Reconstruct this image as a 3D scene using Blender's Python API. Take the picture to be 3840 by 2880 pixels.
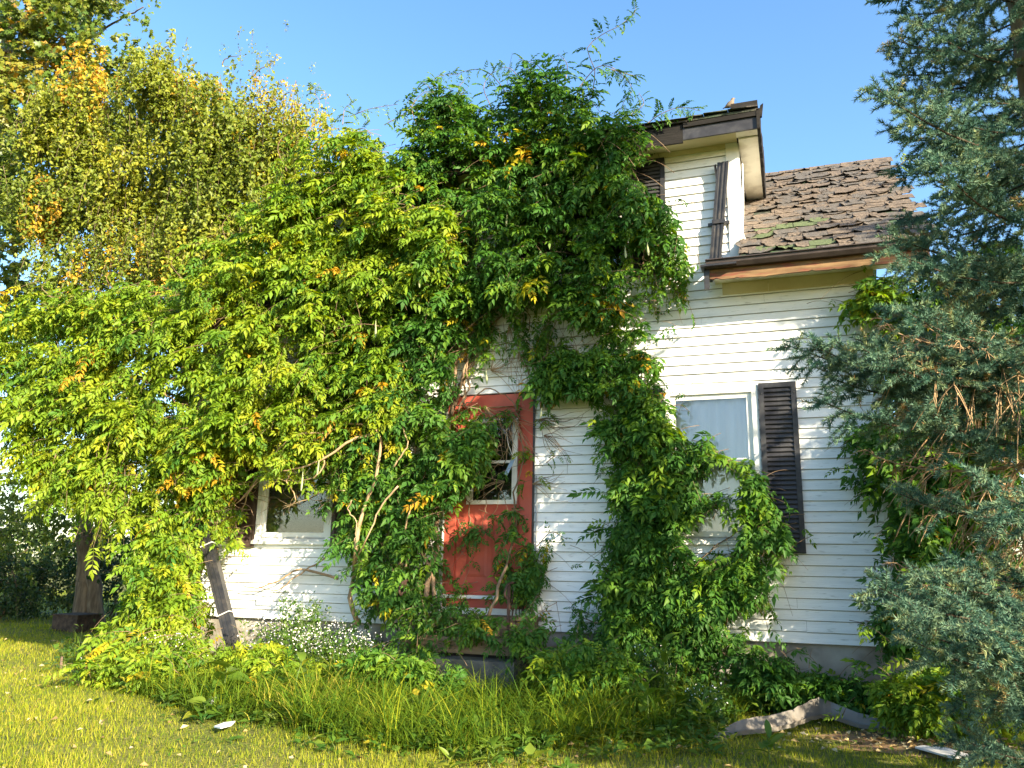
import bpy, math, random
import numpy as np
from mathutils import Matrix, Vector

random.seed(7)
rng = np.random.default_rng(7)
SC = bpy.context.scene
COL = SC.collection
for o in list(bpy.data.objects):
    bpy.data.objects.remove(o)

# ------------------------------------------------------------------ camera
FPX = 3000.0                                   # focal length in photo pixels (3840 wide)
PITCH, YAW, ROLL = (math.radians(a) for a in (12.77, 19.39, -1.06))
CAM = np.array([3.17, -8.3, 1.25])


def cam_axes():
    cy, sy = math.cos(YAW), math.sin(YAW)
    fwd = np.array([-sy * math.cos(PITCH), cy * math.cos(PITCH), math.sin(PITCH)])
    right = np.array([cy, sy, 0.0])
    down = np.cross(fwd, right)
    c, s = math.cos(ROLL), math.sin(ROLL)
    return np.array([c * right + s * down, -s * right + c * down, fwd])


AX = cam_axes()
cd = bpy.data.cameras.new('camera')
cd.sensor_width = 36.0
cd.lens = 36.0 * FPX / 3840.0
cd.clip_start = 0.05
cd.clip_end = 5000
cam = bpy.data.objects.new('camera', cd)
COL.objects.link(cam)
m = Matrix.Identity(4)
for i in range(3):
    m[i][0], m[i][1], m[i][2], m[i][3] = AX[0][i], -AX[1][i], -AX[2][i], CAM[i]
cam.matrix_world = m
SC.camera = cam

# ------------------------------------------------------------------ sky, sun, exposure
SUN_AZ = math.radians(57)      # from the wall normal towards +X (camera side)
SUN_EL = math.radians(23)
world = bpy.data.worlds.new('World')
SC.world = world
world.use_nodes = True
wn = world.node_tree
bg = wn.nodes['Background']
sky = wn.nodes.new('ShaderNodeTexSky')
sky.sky_type = 'NISHITA'
sky.sun_disc = False
sky.sun_elevation = SUN_EL
sky.sun_rotation = math.pi - SUN_AZ
sky.air_density = 1.0
sky.dust_density = 1.0
sky.ozone_density = 1.2
hs = wn.nodes.new('ShaderNodeHueSaturation')      # the phone's vivid colour
hs.inputs['Saturation'].default_value = 1.22
wn.links.new(sky.outputs[0], hs.inputs['Color'])
wn.links.new(hs.outputs[0], bg.inputs[0])
bg.inputs[1].default_value = 0.125
SUN_DIR = np.array([math.sin(SUN_AZ) * math.cos(SUN_EL), -math.cos(SUN_AZ) * math.cos(SUN_EL), math.sin(SUN_EL)])
sl = bpy.data.lights.new('sun', 'SUN')
sl.energy = 5.0
sl.angle = math.radians(0.53)
sl.color = (1.0, 0.86, 0.62)
sun = bpy.data.objects.new('sun', sl)
COL.objects.link(sun)
sun.rotation_euler = Vector(SUN_DIR).to_track_quat('Z', 'Y').to_euler()
sun.location = (6, -14, 12)
SC.view_settings.view_transform = 'Standard'
SC.view_settings.look = 'None'
SC.view_settings.exposure = 1.8
SC.view_settings.gamma = 1.0
SC.view_settings.use_curve_mapping = False
SC.cycles.max_bounces = 8
SC.cycles.diffuse_bounces = 4
SC.cycles.glossy_bounces = 3
SC.cycles.transmission_bounces = 5
SC.cycles.transparent_max_bounces = 8
SC.cycles.use_denoising = True
SC.cycles.caustics_reflective = False
SC.cycles.caustics_refractive = False


# ------------------------------------------------------------------ helpers
def ray(px, py):
    return AX.T @ np.array([(px - 1920) / FPX, (py - 1440) / FPX, 1.0])


def at(px, py, Y=0.0):
    r = ray(px, py)
    return CAM + r * ((Y - CAM[1]) / r[1])


def gr(px, py, Z=0.0):
    r = ray(px, py)
    return CAM + r * ((Z - CAM[2]) / r[2])


def A(p, Y=0.0):
    """a point measured on the 2212 px wide view of the photo, put at depth Y"""
    return at(p[0] * 1.736, p[1] * 1.736, Y)


def G(p, Z=0.0):
    return gr(p[0] * 1.736, p[1] * 1.736, Z)


def tag(o, label=None, cat=None, group=None, kind=None):
    if label: o['label'] = label
    if cat: o['category'] = cat
    if group: o['group'] = group
    if kind: o['kind'] = kind
    return o


def empty(name, loc=(0, 0, 0), label=None, cat=None, group=None):
    o = bpy.data.objects.new(name, None)
    o.empty_display_size = 0.2
    o.location = [float(v) for v in loc]
    COL.objects.link(o)
    return tag(o, label, cat, group)


def link(name, mesh, parent=None):
    o = bpy.data.objects.new(name, mesh)
    COL.objects.link(o)
    if parent is not None:
        o.parent = parent
        # every root Empty here is unrotated: meshes are given in world coordinates
        o.location = -world_loc(parent)
    return o


def world_loc(o):
    v = Vector((0, 0, 0))
    while o is not None:
        v += o.location
        o = o.parent
    return v


def np_mesh(name, V, F, mat, tint=None, smooth=False):
    V = np.ascontiguousarray(V, dtype=np.float32).reshape(-1, 3)
    F = np.ascontiguousarray(F, dtype=np.int32)
    k = F.shape[1]
    me = bpy.data.meshes.new(name)
    me.vertices.add(len(V))
    me.vertices.foreach_set('co', V.ravel())
    me.loops.add(F.size)
    me.loops.foreach_set('vertex_index', F.ravel())
    me.polygons.add(len(F))
    me.polygons.foreach_set('loop_start', np.arange(0, F.size, k, dtype=np.int32))
    if smooth:
        me.polygons.foreach_set('use_smooth', np.ones(len(F), dtype=bool))
    if tint is not None:
        a = me.attributes.new('tint', 'FLOAT', 'POINT')
        a.data.foreach_set('value', np.ascontiguousarray(tint, dtype=np.float32))
    me.update(calc_edges=True)
    if mat: me.materials.append(mat)
    return me


class MB:
    """collects boxes, prisms and tubes into ONE mesh"""
    def __init__(s):
        s.v, s.f = [], []

    def add(s, V, F):
        b = len(s.v)
        s.v.extend([tuple(float(c) for c in p) for p in V])
        s.f.extend([tuple(b + i for i in q) for q in F])
        return s

    def box(s, x0, x1, y0, y1, z0, z1):
        V = [(x0, y0, z0), (x1, y0, z0), (x1, y1, z0), (x0, y1, z0), (x0, y0, z1), (x1, y0, z1), (x1, y1, z1), (x0, y1, z1)]
        return s.add(V, [(0, 3, 2, 1), (4, 5, 6, 7), (0, 1, 5, 4), (1, 2, 6, 5), (2, 3, 7, 6), (3, 0, 4, 7)])

    def hexa(s, P):
        return s.add(P, [(0, 3, 2, 1), (4, 5, 6, 7), (0, 1, 5, 4), (1, 2, 6, 5), (2, 3, 7, 6), (3, 0, 4, 7)])

    def prism_x(s, prof, x0, x1):
        """a (y, z) outline swept along X"""
        n = len(prof)
        V = [(x0, y, z) for y, z in prof] + [(x1, y, z) for y, z in prof]
        F = [tuple(range(n)), tuple(range(2 * n - 1, n - 1, -1))]
        F += [(i, i + n, (i + 1) % n + n, (i + 1) % n) for i in range(n)]
        return s.add(V, F)

    def tube(s, pts, r0, r1=None, n=6, cap=True):
        pts = np.asarray(pts, dtype=float)
        r1 = r0 if r1 is None else r1
        k = len(pts)
        d = np.gradient(pts, axis=0)
        d /= np.linalg.norm(d, axis=1)[:, None] + 1e-9
        ref = np.array([0.3, 0.2, 0.93])
        V = []
        for i in range(k):
            a = np.cross(d[i], ref)
            if np.linalg.norm(a) < 1e-3: a = np.cross(d[i], [1, 0, 0])
            a /= np.linalg.norm(a)
            b = np.cross(d[i], a)
            r = r0 + (r1 - r0) * i / max(1, k - 1)
            for j in range(n):
                t = 2 * math.pi * j / n
                V.append(pts[i] + r * (math.cos(t) * a + math.sin(t) * b))
        F = []
        for i in range(k - 1):
            for j in range(n):
                j2 = (j + 1) % n
                F.append((i * n + j, i * n + j2, (i + 1) * n + j2, (i + 1) * n + j))
        if cap:
            F.append(tuple(range(n - 1, -1, -1)))
            F.append(tuple((k - 1) * n + j for j in range(n)))
        return s.add(V, F)

    def lathe(s, prof, c, n=12, axis='z'):
        V, F = [], []
        for r, h in prof:
            for j in range(n):
                t = 2 * math.pi * j / n
                if axis == 'z': V.append((c[0] + r * math.cos(t), c[1] + r * math.sin(t), c[2] + h))
                else: V.append((c[0] + r * math.cos(t), c[1] - h, c[2] + r * math.sin(t)))
        for i in range(len(prof) - 1):
            for j in range(n):
                F.append((i * n + j, i * n + (j + 1) % n, (i + 1) * n + (j + 1) % n, (i + 1) * n + j))
        F.append(tuple(range(n - 1, -1, -1)))
        F.append(tuple((len(prof) - 1) * n + j for j in range(n)))
        return s.add(V, F)

    def mesh(s, name, mat, smooth=False):
        me = bpy.data.meshes.new(name)
        me.from_pydata(s.v, [], s.f)
        if smooth:
            for p in me.polygons: p.use_smooth = True
        me.update()
        if mat: me.materials.append(mat)
        return me

    def build(s, name, mat, parent=None, smooth=False):
        return link(name, s.mesh(name, mat, smooth), parent)


def bez(P, n=14):
    """a Catmull-Rom curve through the points P"""
    P = [np.asarray(p, float) for p in P]
    Q = [2 * P[0] - P[1]] + P + [2 * P[-1] - P[-2]]
    out = []
    per = max(2, n // (len(P) - 1))
    for i in range(1, len(Q) - 2):
        for k in range(per):
            t = k / per
            a, b, c, d = Q[i - 1], Q[i], Q[i + 1], Q[i + 2]
            out.append(0.5 * (2 * b + (c - a) * t + (2 * a - 5 * b + 4 * c - d) * t * t + (3 * b - a - 3 * c + d) * t ** 3))
    out.append(P[-1])
    return np.array(out)


def inpoly(x, y, P):
    P = np.asarray(P, float)
    x, y = np.asarray(x), np.asarray(y)
    c = np.zeros(x.shape, bool)
    j = len(P) - 1
    for i in range(len(P)):
        xi, yi, xj, yj = P[i, 0], P[i, 1], P[j, 0], P[j, 1]
        c ^= ((yi > y) != (yj > y)) & (x < (xj - xi) * (y - yi) / (yj - yi + 1e-12) + xi)
        j = i
    return c


def poly_xz(P, Y):
    return [(A(p, Y)[0], A(p, Y)[2]) for p in P]


def sample_poly(P, n, r=rng):
    P = np.asarray(P)
    lo, hi = P.min(0), P.max(0)
    out = np.zeros((0, 2))
    while len(out) < n:
        q = lo + (hi - lo) * r.random((n * 3, 2))
        q = q[inpoly(q[:, 0], q[:, 1], P)]
        out = np.vstack([out, q])
    return out[:n]


def unit(v):
    v = np.asarray(v, float)
    return v / (np.linalg.norm(v, axis=-1, keepdims=True) + 1e-9)


def frames(d, nrm):
    """columns (along, side, normal) for many leaves"""
    d = unit(d)
    n = nrm - (nrm * d).sum(-1, keepdims=True) * d
    n = unit(n)
    s = np.cross(n, d)
    return np.stack([d, s, n], axis=-1)


def instance(TV, TF, pos, Rm, size, tint=None):
    """template TV, TF stamped at every pos: one big vertex and face array"""
    N, nv = len(pos), len(TV)
    V = np.einsum('nij,vj->nvi', Rm * np.asarray(size)[:, None, None], TV) + pos[:, None, :]
    F = (TF[None, :, :] + (np.arange(N) * nv)[:, None, None]).reshape(-1, TF.shape[1])
    T = None if tint is None else np.repeat(tint, nv)
    return V.reshape(-1, 3), F, T


def join(parts):
    V, F, T, b = [], [], [], 0
    for v, f, t in parts:
        V.append(v); F.append(f + b); T.append(t if t is not None else np.zeros(len(v)))
        b += len(v)
    return np.vstack(V), np.vstack(F), np.concatenate(T)


# ------------------------------------------------------------------ materials
def mat(name):
    M = bpy.data.materials.new(name)
    M.use_nodes = True
    nt = M.node_tree
    return M, nt, nt.nodes['Principled BSDF']


def node(nt, t, **kw):
    n = nt.nodes.new(t)
    for k, v in kw.items(): setattr(n, k, v)
    return n


def noise_col(name, c1, c2, scale=6.0, rough=0.7, bump=0.0, stretch=(1, 1, 1), detail=6, spec=0.3, lo=0.35, hi=0.65, c3=None, scale3=2.0, amt3=0.5, metal=0.0, bscale=None):
    M, nt, B = mat(name)
    tc = node(nt, 'ShaderNodeTexCoord')
    mp = node(nt, 'ShaderNodeMapping')
    mp.inputs['Scale'].default_value = stretch
    nt.links.new(tc.outputs['Object'], mp.inputs[0])
    nz = node(nt, 'ShaderNodeTexNoise')
    nz.inputs['Scale'].default_value = scale
    nz.inputs['Detail'].default_value = detail
    nt.links.new(mp.outputs[0], nz.inputs[0])
    rp = node(nt, 'ShaderNodeValToRGB')
    rp.color_ramp.elements[0].position = lo
    rp.color_ramp.elements[1].position = hi
    rp.color_ramp.elements[0].color = (*c1, 1)
    rp.color_ramp.elements[1].color = (*c2, 1)
    nt.links.new(nz.outputs[0], rp.inputs[0])
    out = rp.outputs[0]
    if c3:
        n3 = node(nt, 'ShaderNodeTexNoise')
        n3.inputs['Scale'].default_value = scale3
        n3.inputs['Detail'].default_value = 8
        nt.links.new(mp.outputs[0], n3.inputs[0])
        r3 = node(nt, 'ShaderNodeMapRange')
        r3.inputs[1].default_value = 0.5
        r3.inputs[2].default_value = 0.62
        r3.inputs[4].default_value = amt3
        nt.links.new(n3.outputs[0], r3.inputs[0])
        mx = node(nt, 'ShaderNodeMix', data_type='RGBA')
        nt.links.new(r3.outputs[0], mx.inputs[0])
        nt.links.new(out, mx.inputs[6])
        mx.inputs[7].default_value = (*c3, 1)
        out = mx.outputs[2]
    nt.links.new(out, B.inputs['Base Color'])
    B.inputs['Roughness'].default_value = rough
    B.inputs['Specular IOR Level'].default_value = spec
    B.inputs['Metallic'].default_value = metal
    if bump:
        nb = node(nt, 'ShaderNodeTexNoise')
        nb.inputs['Scale'].default_value = bscale or scale * 3
        nb.inputs['Detail'].default_value = 6
        nt.links.new(mp.outputs[0], nb.inputs[0])
        bp = node(nt, 'ShaderNodeBump')
        bp.inputs['Strength'].default_value = bump
        bp.inputs['Distance'].default_value = 0.02
        nt.links.new(nb.outputs[0], bp.inputs['Height'])
        nt.links.new(bp.outputs[0], B.inputs['Normal'])
    return M


def leaf_mat(name, stops, trans=0.4, rough=0.45, spec=0.35):
    """leaf colour by tint (age, yellowing, also painted-in sun or shade), light let through"""
    M, nt, B = mat(name)
    at_ = node(nt, 'ShaderNodeAttribute', attribute_name='tint')
    gi = node(nt, 'ShaderNodeNewGeometry')
    ma = node(nt, 'ShaderNodeMath', operation='MULTIPLY_ADD')
    nt.links.new(gi.outputs['Random Per Island'], ma.inputs[0])
    ma.inputs[1].default_value = 0.10
    nt.links.new(at_.outputs['Fac'], ma.inputs[2])
    rp = node(nt, 'ShaderNodeValToRGB')
    cr = rp.color_ramp
    while len(cr.elements) < len(stops): cr.elements.new(0.5)
    for e, (p, c) in zip(cr.elements, stops):
        e.position = p
        e.color = (*c, 1)
    nt.links.new(ma.outputs[0], rp.inputs[0])
    nt.links.new(rp.outputs[0], B.inputs['Base Color'])
    B.inputs['Roughness'].default_value = rough
    B.inputs['Specular IOR Level'].default_value = spec
    tr = node(nt, 'ShaderNodeBsdfTranslucent')
    hs = node(nt, 'ShaderNodeHueSaturation')
    hs.inputs['Hue'].default_value = 0.485
    hs.inputs['Saturation'].default_value = 1.1
    hs.inputs['Value'].default_value = 1.5
    nt.links.new(rp.outputs[0], hs.inputs['Color'])
    nt.links.new(hs.outputs[0], tr.inputs['Color'])
    mx = node(nt, 'ShaderNodeMixShader')
    mx.inputs[0].default_value = trans
    nt.links.new(B.outputs[0], mx.inputs[1])
    nt.links.new(tr.outputs[0], mx.inputs[2])
    nt.links.new(mx.outputs[0], nt.nodes['Material Output'].inputs[0])
    return M


def siding_mat():
    """white lap siding: chalky paint, grime streaks and chips with shapes of their own"""
    M, nt, B = mat('white_siding')
    tc = node(nt, 'ShaderNodeTexCoord')
    mp = node(nt, 'ShaderNodeMapping')
    mp.inputs['Scale'].default_value = (0.7, 1, 9)
    nt.links.new(tc.outputs['Object'], mp.inputs[0])
    n1 = node(nt, 'ShaderNodeTexNoise')
    n1.inputs['Scale'].default_value = 2.2
    n1.inputs['Detail'].default_value = 8
    nt.links.new(mp.outputs[0], n1.inputs[0])
    r1 = node(nt, 'ShaderNodeValToRGB')
    r1.color_ramp.elements[0].position, r1.color_ramp.elements[1].position = 0.3, 0.62
    r1.color_ramp.elements[0].color = (0.72, 0.735, 0.73, 1)
    r1.color_ramp.elements[1].color = (0.86, 0.87, 0.865, 1)
    nt.links.new(n1.outputs[0], r1.inputs[0])
    mp2 = node(nt, 'ShaderNodeMapping')
    mp2.inputs['Scale'].default_value = (5, 1, 26)
    nt.links.new(tc.outputs['Object'], mp2.inputs[0])
    n2 = node(nt, 'ShaderNodeTexNoise')
    n2.inputs['Scale'].default_value = 1.6
    n2.inputs['Detail'].default_value = 10
    nt.links.new(mp2.outputs[0], n2.inputs[0])
    r2 = node(nt, 'ShaderNodeMapRange')
    r2.inputs[1].default_value, r2.inputs[2].default_value, r2.inputs[4].default_value = 0.585, 0.70, 0.5
    nt.links.new(n2.outputs[0], r2.inputs[0])
    mx = node(nt, 'ShaderNodeMix', data_type='RGBA')
    nt.links.new(r2.outputs[0], mx.inputs[0])
    nt.links.new(r1.outputs[0], mx.inputs[6])
    mx.inputs[7].default_value = (0.36, 0.37, 0.33, 1)
    nt.links.new(mx.outputs[2], B.inputs['Base Color'])
    B.inputs['Roughness'].default_value = 0.5
    B.inputs['Specular IOR Level'].default_value = 0.35
    n3 = node(nt, 'ShaderNodeTexNoise')
    n3.inputs['Scale'].default_value = 14
    n3.inputs['Detail'].default_value = 6
    nt.links.new(mp.outputs[0], n3.inputs[0])
    bp = node(nt, 'ShaderNodeBump')
    bp.inputs['Strength'].default_value = 0.12
    bp.inputs['Distance'].default_value = 0.01
    nt.links.new(n3.outputs[0], bp.inputs['Height'])
    nt.links.new(bp.outputs[0], B.inputs['Normal'])
    return M


def glass_mat(name, tint=(1, 1, 1), rough=0.02):
    M, nt, B = mat(name)
    nt.nodes.remove(B)
    fr = node(nt, 'ShaderNodeFresnel')
    fr.inputs[0].default_value = 1.52
    tp = node(nt, 'ShaderNodeBsdfTransparent')
    tp.inputs[0].default_value = (*tint, 1)
    gl = node(nt, 'ShaderNodeBsdfGlossy')
    gl.inputs['Roughness'].default_value = rough
    mx = node(nt, 'ShaderNodeMixShader')
    ad = node(nt, 'ShaderNodeMath', operation='MULTIPLY_ADD')
    ad.inputs[1].default_value = 1.2
    ad.inputs[2].default_value = 0.03
    nt.links.new(fr.outputs[0], ad.inputs[0])
    nt.links.new(ad.outputs[0], mx.inputs[0])
    nt.links.new(tp.outputs[0], mx.inputs[1])
    nt.links.new(gl.outputs[0], mx.inputs[2])
    nt.links.new(mx.outputs[0], nt.nodes['Material Output'].inputs[0])
    return M


M_SIDING = siding_mat()
M_LAP = noise_col('lap_shadow_edge', (0.26, 0.255, 0.22), (0.42, 0.41, 0.36), 7, 0.8)  # shadow under each lap, painted as a darker edge colour
M_TRIM = noise_col('white_trim', (0.66, 0.67, 0.64), (0.80, 0.80, 0.77), 5, 0.5, 0.05)
M_CREAM = noise_col('cream_soffit', (0.74, 0.70, 0.58), (0.82, 0.78, 0.66), 4, 0.6, 0.05, c3=(0.3, 0.24, 0.15), scale3=5, amt3=0.3)
M_FRIEZE = noise_col('ochre_frieze', (0.55, 0.47, 0.27), (0.66, 0.58, 0.36), 3, 0.65, 0.05)
M_RED = noise_col('red_paint', (0.40, 0.075, 0.048), (0.50, 0.11, 0.07), 4, 0.6, 0.1, c3=(0.33, 0.085, 0.06), scale3=3, amt3=0.6)
M_BLACK = noise_col('black_shutter', (0.022, 0.022, 0.026), (0.04, 0.04, 0.046), 8, 0.45, 0.05, c3=(0.09, 0.09, 0.09), scale3=12, amt3=0.25)
M_BROWNSH = noise_col('brown_shutter', (0.05, 0.032, 0.028), (0.075, 0.05, 0.042), 8, 0.5, 0.05)
M_DARKMETAL = noise_col('dark_metal', (0.014, 0.014, 0.017), (0.03, 0.029, 0.03), 9, 0.4, 0.04, c3=(0.07, 0.06, 0.05), scale3=8, amt3=0.4, spec=0.4)
M_GUTTER = noise_col('brown_gutter', (0.03, 0.022, 0.021), (0.06, 0.045, 0.042), 7, 0.45, 0.04, spec=0.4)
M_FASCIA = noise_col('peeling_fascia', (0.10, 0.055, 0.028), (0.24, 0.15, 0.075), 5, 0.8, 0.3, stretch=(0.5, 1, 3), c3=(0.18, 0.03, 0.028), scale3=9, amt3=0.6)
M_CHAR = noise_col('charred_board', (0.004, 0.0035, 0.0035), (0.015, 0.013, 0.0115), 6, 0.85, 0.3, stretch=(0.4, 1, 3), c3=(0.035, 0.03, 0.027), scale3=4, amt3=0.4)
M_FOUND = noise_col('parged_foundation', (0.26, 0.24, 0.21), (0.40, 0.38, 0.34), 3.5, 0.9, 0.25, c3=(0.15, 0.13, 0.10), scale3=2.2, amt3=0.7)
M_CONC = noise_col('concrete', (0.055, 0.055, 0.05), (0.13, 0.13, 0.115), 5, 0.9, 0.3, c3=(0.1, 0.11, 0.06), scale3=4, amt3=0.6)
M_WOOD = noise_col('grey_wood', (0.14, 0.10, 0.06), (0.27, 0.20, 0.12), 7, 0.8, 0.3, stretch=(0.4, 2, 3))
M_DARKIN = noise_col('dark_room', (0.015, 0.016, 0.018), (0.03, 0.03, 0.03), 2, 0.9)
M_GLASS = glass_mat('window_glass')
M_CURTAIN = noise_col('pale_curtain', (0.80, 0.85, 0.90), (0.86, 0.90, 0.94), 3, 0.9, 0.0, stretch=(6, 1, 0.4))
M_BLIND = noise_col('dusty_blind', (0.045, 0.044, 0.038), (0.07, 0.068, 0.058), 6, 0.6)
M_IRON = noise_col('rusty_iron', (0.035, 0.02, 0.016), (0.07, 0.038, 0.028), 9, 0.7, 0.2)
M_BRASS = noise_col('brass_scroll', (0.22, 0.12, 0.04), (0.38, 0.22, 0.08), 12, 0.35, 0.05, metal=0.6)
M_SHEET = noise_col('weathered_sheet', (0.14, 0.13, 0.12), (0.23, 0.215, 0.195), 4, 0.4, 0.08, c3=(0.2, 0.16, 0.12), scale3=5, amt3=0.5)
M_PALEBOARD = noise_col('pale_board', (0.48, 0.47, 0.45), (0.62, 0.6, 0.57), 5, 0.7, 0.1)
M_CORD = noise_col('white_cord', (0.6, 0.58, 0.52), (0.75, 0.73, 0.68), 20, 0.8)
M_BLUE = noise_col('blue_tag', (0.22, 0.33, 0.5), (0.3, 0.42, 0.6), 10, 0.4)
M_STEM = noise_col('vine_bark', (0.13, 0.085, 0.05), (0.26, 0.18, 0.11), 14, 0.85, 0.3, stretch=(1, 1, 0.4))
M_TWIG = noise_col('dry_twig', (0.27, 0.18, 0.10), (0.42, 0.30, 0.18), 10, 0.8)
M_SPBARK = noise_col('spruce_bark', (0.035, 0.024, 0.016), (0.08, 0.055, 0.035), 14, 0.9, 0.4)
M_BARK = noise_col('tree_bark', (0.09, 0.065, 0.04), (0.19, 0.145, 0.09), 9, 0.9, 0.6, stretch=(2, 2, 0.4))
M_DEADTWIG = noise_col('dead_spruce_twig', (0.20, 0.125, 0.06), (0.38, 0.26, 0.14), 10, 0.85)
M_GREENSTEM = noise_col('green_stem', (0.07, 0.12, 0.03), (0.13, 0.19, 0.05), 9, 0.6)
M_POD = noise_col('seed_pod', (0.30, 0.34, 0.17), (0.42, 0.43, 0.24), 9, 0.6)
M_BIRD = noise_col('bird_feather', (0.10, 0.075, 0.055), (0.22, 0.18, 0.14), 30, 0.8)
M_ROCK = noise_col('brown_rock', (0.12, 0.08, 0.06), (0.22, 0.16, 0.12), 5, 0.9, 0.5)
M_FLOWER = noise_col('aster_petal', (0.78, 0.76, 0.72), (0.85, 0.84, 0.8), 9, 0.7)

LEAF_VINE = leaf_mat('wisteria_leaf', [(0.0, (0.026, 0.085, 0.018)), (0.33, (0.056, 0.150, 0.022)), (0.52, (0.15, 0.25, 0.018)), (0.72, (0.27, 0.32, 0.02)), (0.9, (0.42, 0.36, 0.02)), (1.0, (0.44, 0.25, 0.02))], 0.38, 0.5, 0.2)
LEAF_TREE = leaf_mat('small_tree_leaf', [(0.0, (0.05, 0.095, 0.016)), (0.4, (0.13, 0.175, 0.022)), (0.7, (0.25, 0.27, 0.03)), (0.9, (0.44, 0.34, 0.03)), (1.0, (0.45, 0.27, 0.03))], 0.32, 0.45, 0.25)
LEAF_MAPLE = leaf_mat('maple_leaf', [(0.0, (0.04, 0.085, 0.014)), (0.4, (0.09, 0.15, 0.022)), (0.7, (0.20, 0.215, 0.03)), (1.0, (0.4, 0.22, 0.03))], 0.3, 0.4, 0.35)
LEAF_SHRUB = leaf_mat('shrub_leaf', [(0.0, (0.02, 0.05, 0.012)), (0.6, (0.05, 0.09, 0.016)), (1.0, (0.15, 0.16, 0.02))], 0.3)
LEAF_WEED = leaf_mat('weed_leaf', [(0.0, (0.03, 0.09, 0.014)), (0.5, (0.075, 0.16, 0.02)), (0.8, (0.16, 0.22, 0.025)), (1.0, (0.4, 0.33, 0.03))], 0.38)
LEAF_GRASS = leaf_mat('grass_blade', [(0.0, (0.045, 0.11, 0.012)), (0.35, (0.12, 0.185, 0.014)), (0.65, (0.29, 0.31, 0.022)), (1.0, (0.44, 0.38, 0.07))], 0.34, 0.6, 0.08)
LEAF_SPRUCE = leaf_mat('blue_spruce_needle', [(0.0, (0.022, 0.066, 0.046)), (0.45, (0.055, 0.130, 0.094)), (0.7, (0.12, 0.205, 0.14)), (0.9, (0.20, 0.26, 0.12)), (1.0, (0.26, 0.13, 0.05))], 0.15, 0.55, 0.12)
LEAF_LITTER = leaf_mat('fallen_leaf', [(0.0, (0.20, 0.11, 0.05)), (0.5, (0.36, 0.25, 0.10)), (1.0, (0.55, 0.47, 0.28))], 0.15, 0.7)

# ------------------------------------------------------------------ ground
def lawn_material():
    M, nt, B = mat('lawn_soil')
    tc = node(nt, 'ShaderNodeTexCoord')
    n1 = node(nt, 'ShaderNodeTexNoise')
    n1.inputs['Scale'].default_value = 0.9
    n1.inputs['Detail'].default_value = 8
    nt.links.new(tc.outputs['Object'], n1.inputs[0])
    n2 = node(nt, 'ShaderNodeTexNoise')
    n2.inputs['Scale'].default_value = 30
    n2.inputs['Detail'].default_value = 8
    nt.links.new(tc.outputs['Object'], n2.inputs[0])
    r1 = node(nt, 'ShaderNodeValToRGB')
    r1.color_ramp.elements[0].position, r1.color_ramp.elements[1].position = 0.35, 0.7
    r1.color_ramp.elements[0].color = (0.07, 0.10, 0.018, 1)
    r1.color_ramp.elements[1].color = (0.20, 0.18, 0.06, 1)
    ad = node(nt, 'ShaderNodeMath', operation='MULTIPLY_ADD')
    ad.inputs[1].default_value = 0.5
    nt.links.new(n2.outputs[0], ad.inputs[0])
    hf = node(nt, 'ShaderNodeMath', operation='MULTIPLY')
    hf.inputs[1].default_value = 0.5
    nt.links.new(n1.outputs[0], hf.inputs[0])
    nt.links.new(hf.outputs[0], ad.inputs[2])
    nt.links.new(ad.outputs[0], r1.inputs[0])
    nt.links.new(r1.outputs[0], B.inputs['Base Color'])
    B.inputs['Roughness'].default_value = 0.95
    B.inputs['Specular IOR Level'].default_value = 0.1
    bp = node(nt, 'ShaderNodeBump')
    bp.inputs['Strength'].default_value = 0.8
    bp.inputs['Distance'].default_value = 0.03
    nt.links.new(n2.outputs[0], bp.inputs['Height'])
    nt.links.new(bp.outputs[0], B.inputs['Normal'])
    return M


M_LAWN = lawn_material()


def ground_z(x, y):
    x, y = np.asarray(x, float), np.asarray(y, float)
    near = np.exp(-((x / 22.0) ** 2 + (y / 22.0) ** 2))
    return near * (0.035 * np.sin(x * 0.9 + 1.1) * np.cos(y * 0.8) + 0.02 * np.sin(x * 2.3 + y * 1.7))


def build_ground():
    a = np.concatenate([[-2500, -600, -150, -60], np.linspace(-26, 16, 85), [40, 150, 600, 2500]])
    b = np.concatenate([[-2500, -600, -150, -50], np.linspace(-16, 22, 77), [40, 150, 600, 2500]])
    X, Y = np.meshgrid(a, b)
    Z = ground_z(X, Y)
    n, k = X.shape
    V = np.stack([X, Y, Z], -1).reshape(-1, 3)
    i = np.arange((n - 1) * (k - 1))
    r, c = i // (k - 1), i % (k - 1)
    F = np.stack([r * k + c, r * k + c + 1, (r + 1) * k + c + 1, (r + 1) * k + c], -1)
    tag(link('lawn', np_mesh('lawn', V, F, M_LAWN, smooth=True)), 'mown lawn around the house, yellow green in the sun', kind='structure')


build_ground()

# bare earth with litter in the right foreground
def earth_patch():
    M = noise_col('bare_earth', (0.17, 0.10, 0.055), (0.30, 0.19, 0.10), 9, 0.95, 0.6, c3=(0.09, 0.08, 0.035), scale3=3, amt3=0.8)
    c = gr(3560, 2800)
    V, F = [(c[0], c[1], ground_z(c[0], c[1]) + 0.012)], []
    n = 40
    for k in range(n):
        t = 2 * math.pi * k / n
        r = 0.75 + 0.18 * math.sin(3 * t + 1) + 0.1 * math.sin(7 * t)
        x, y = c[0] + 1.25 * r * math.cos(t), c[1] + 0.5 * r * math.sin(t)
        V.append((x, y, ground_z(x, y) + 0.006))
        F.append((0, k + 1, (k + 1) % n + 1))
    mb = MB().add(V, F)
    tag(mb.build('bare_earth', M), 'bare brown earth under the spruce in the right foreground', kind='structure')


earth_patch()

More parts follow.
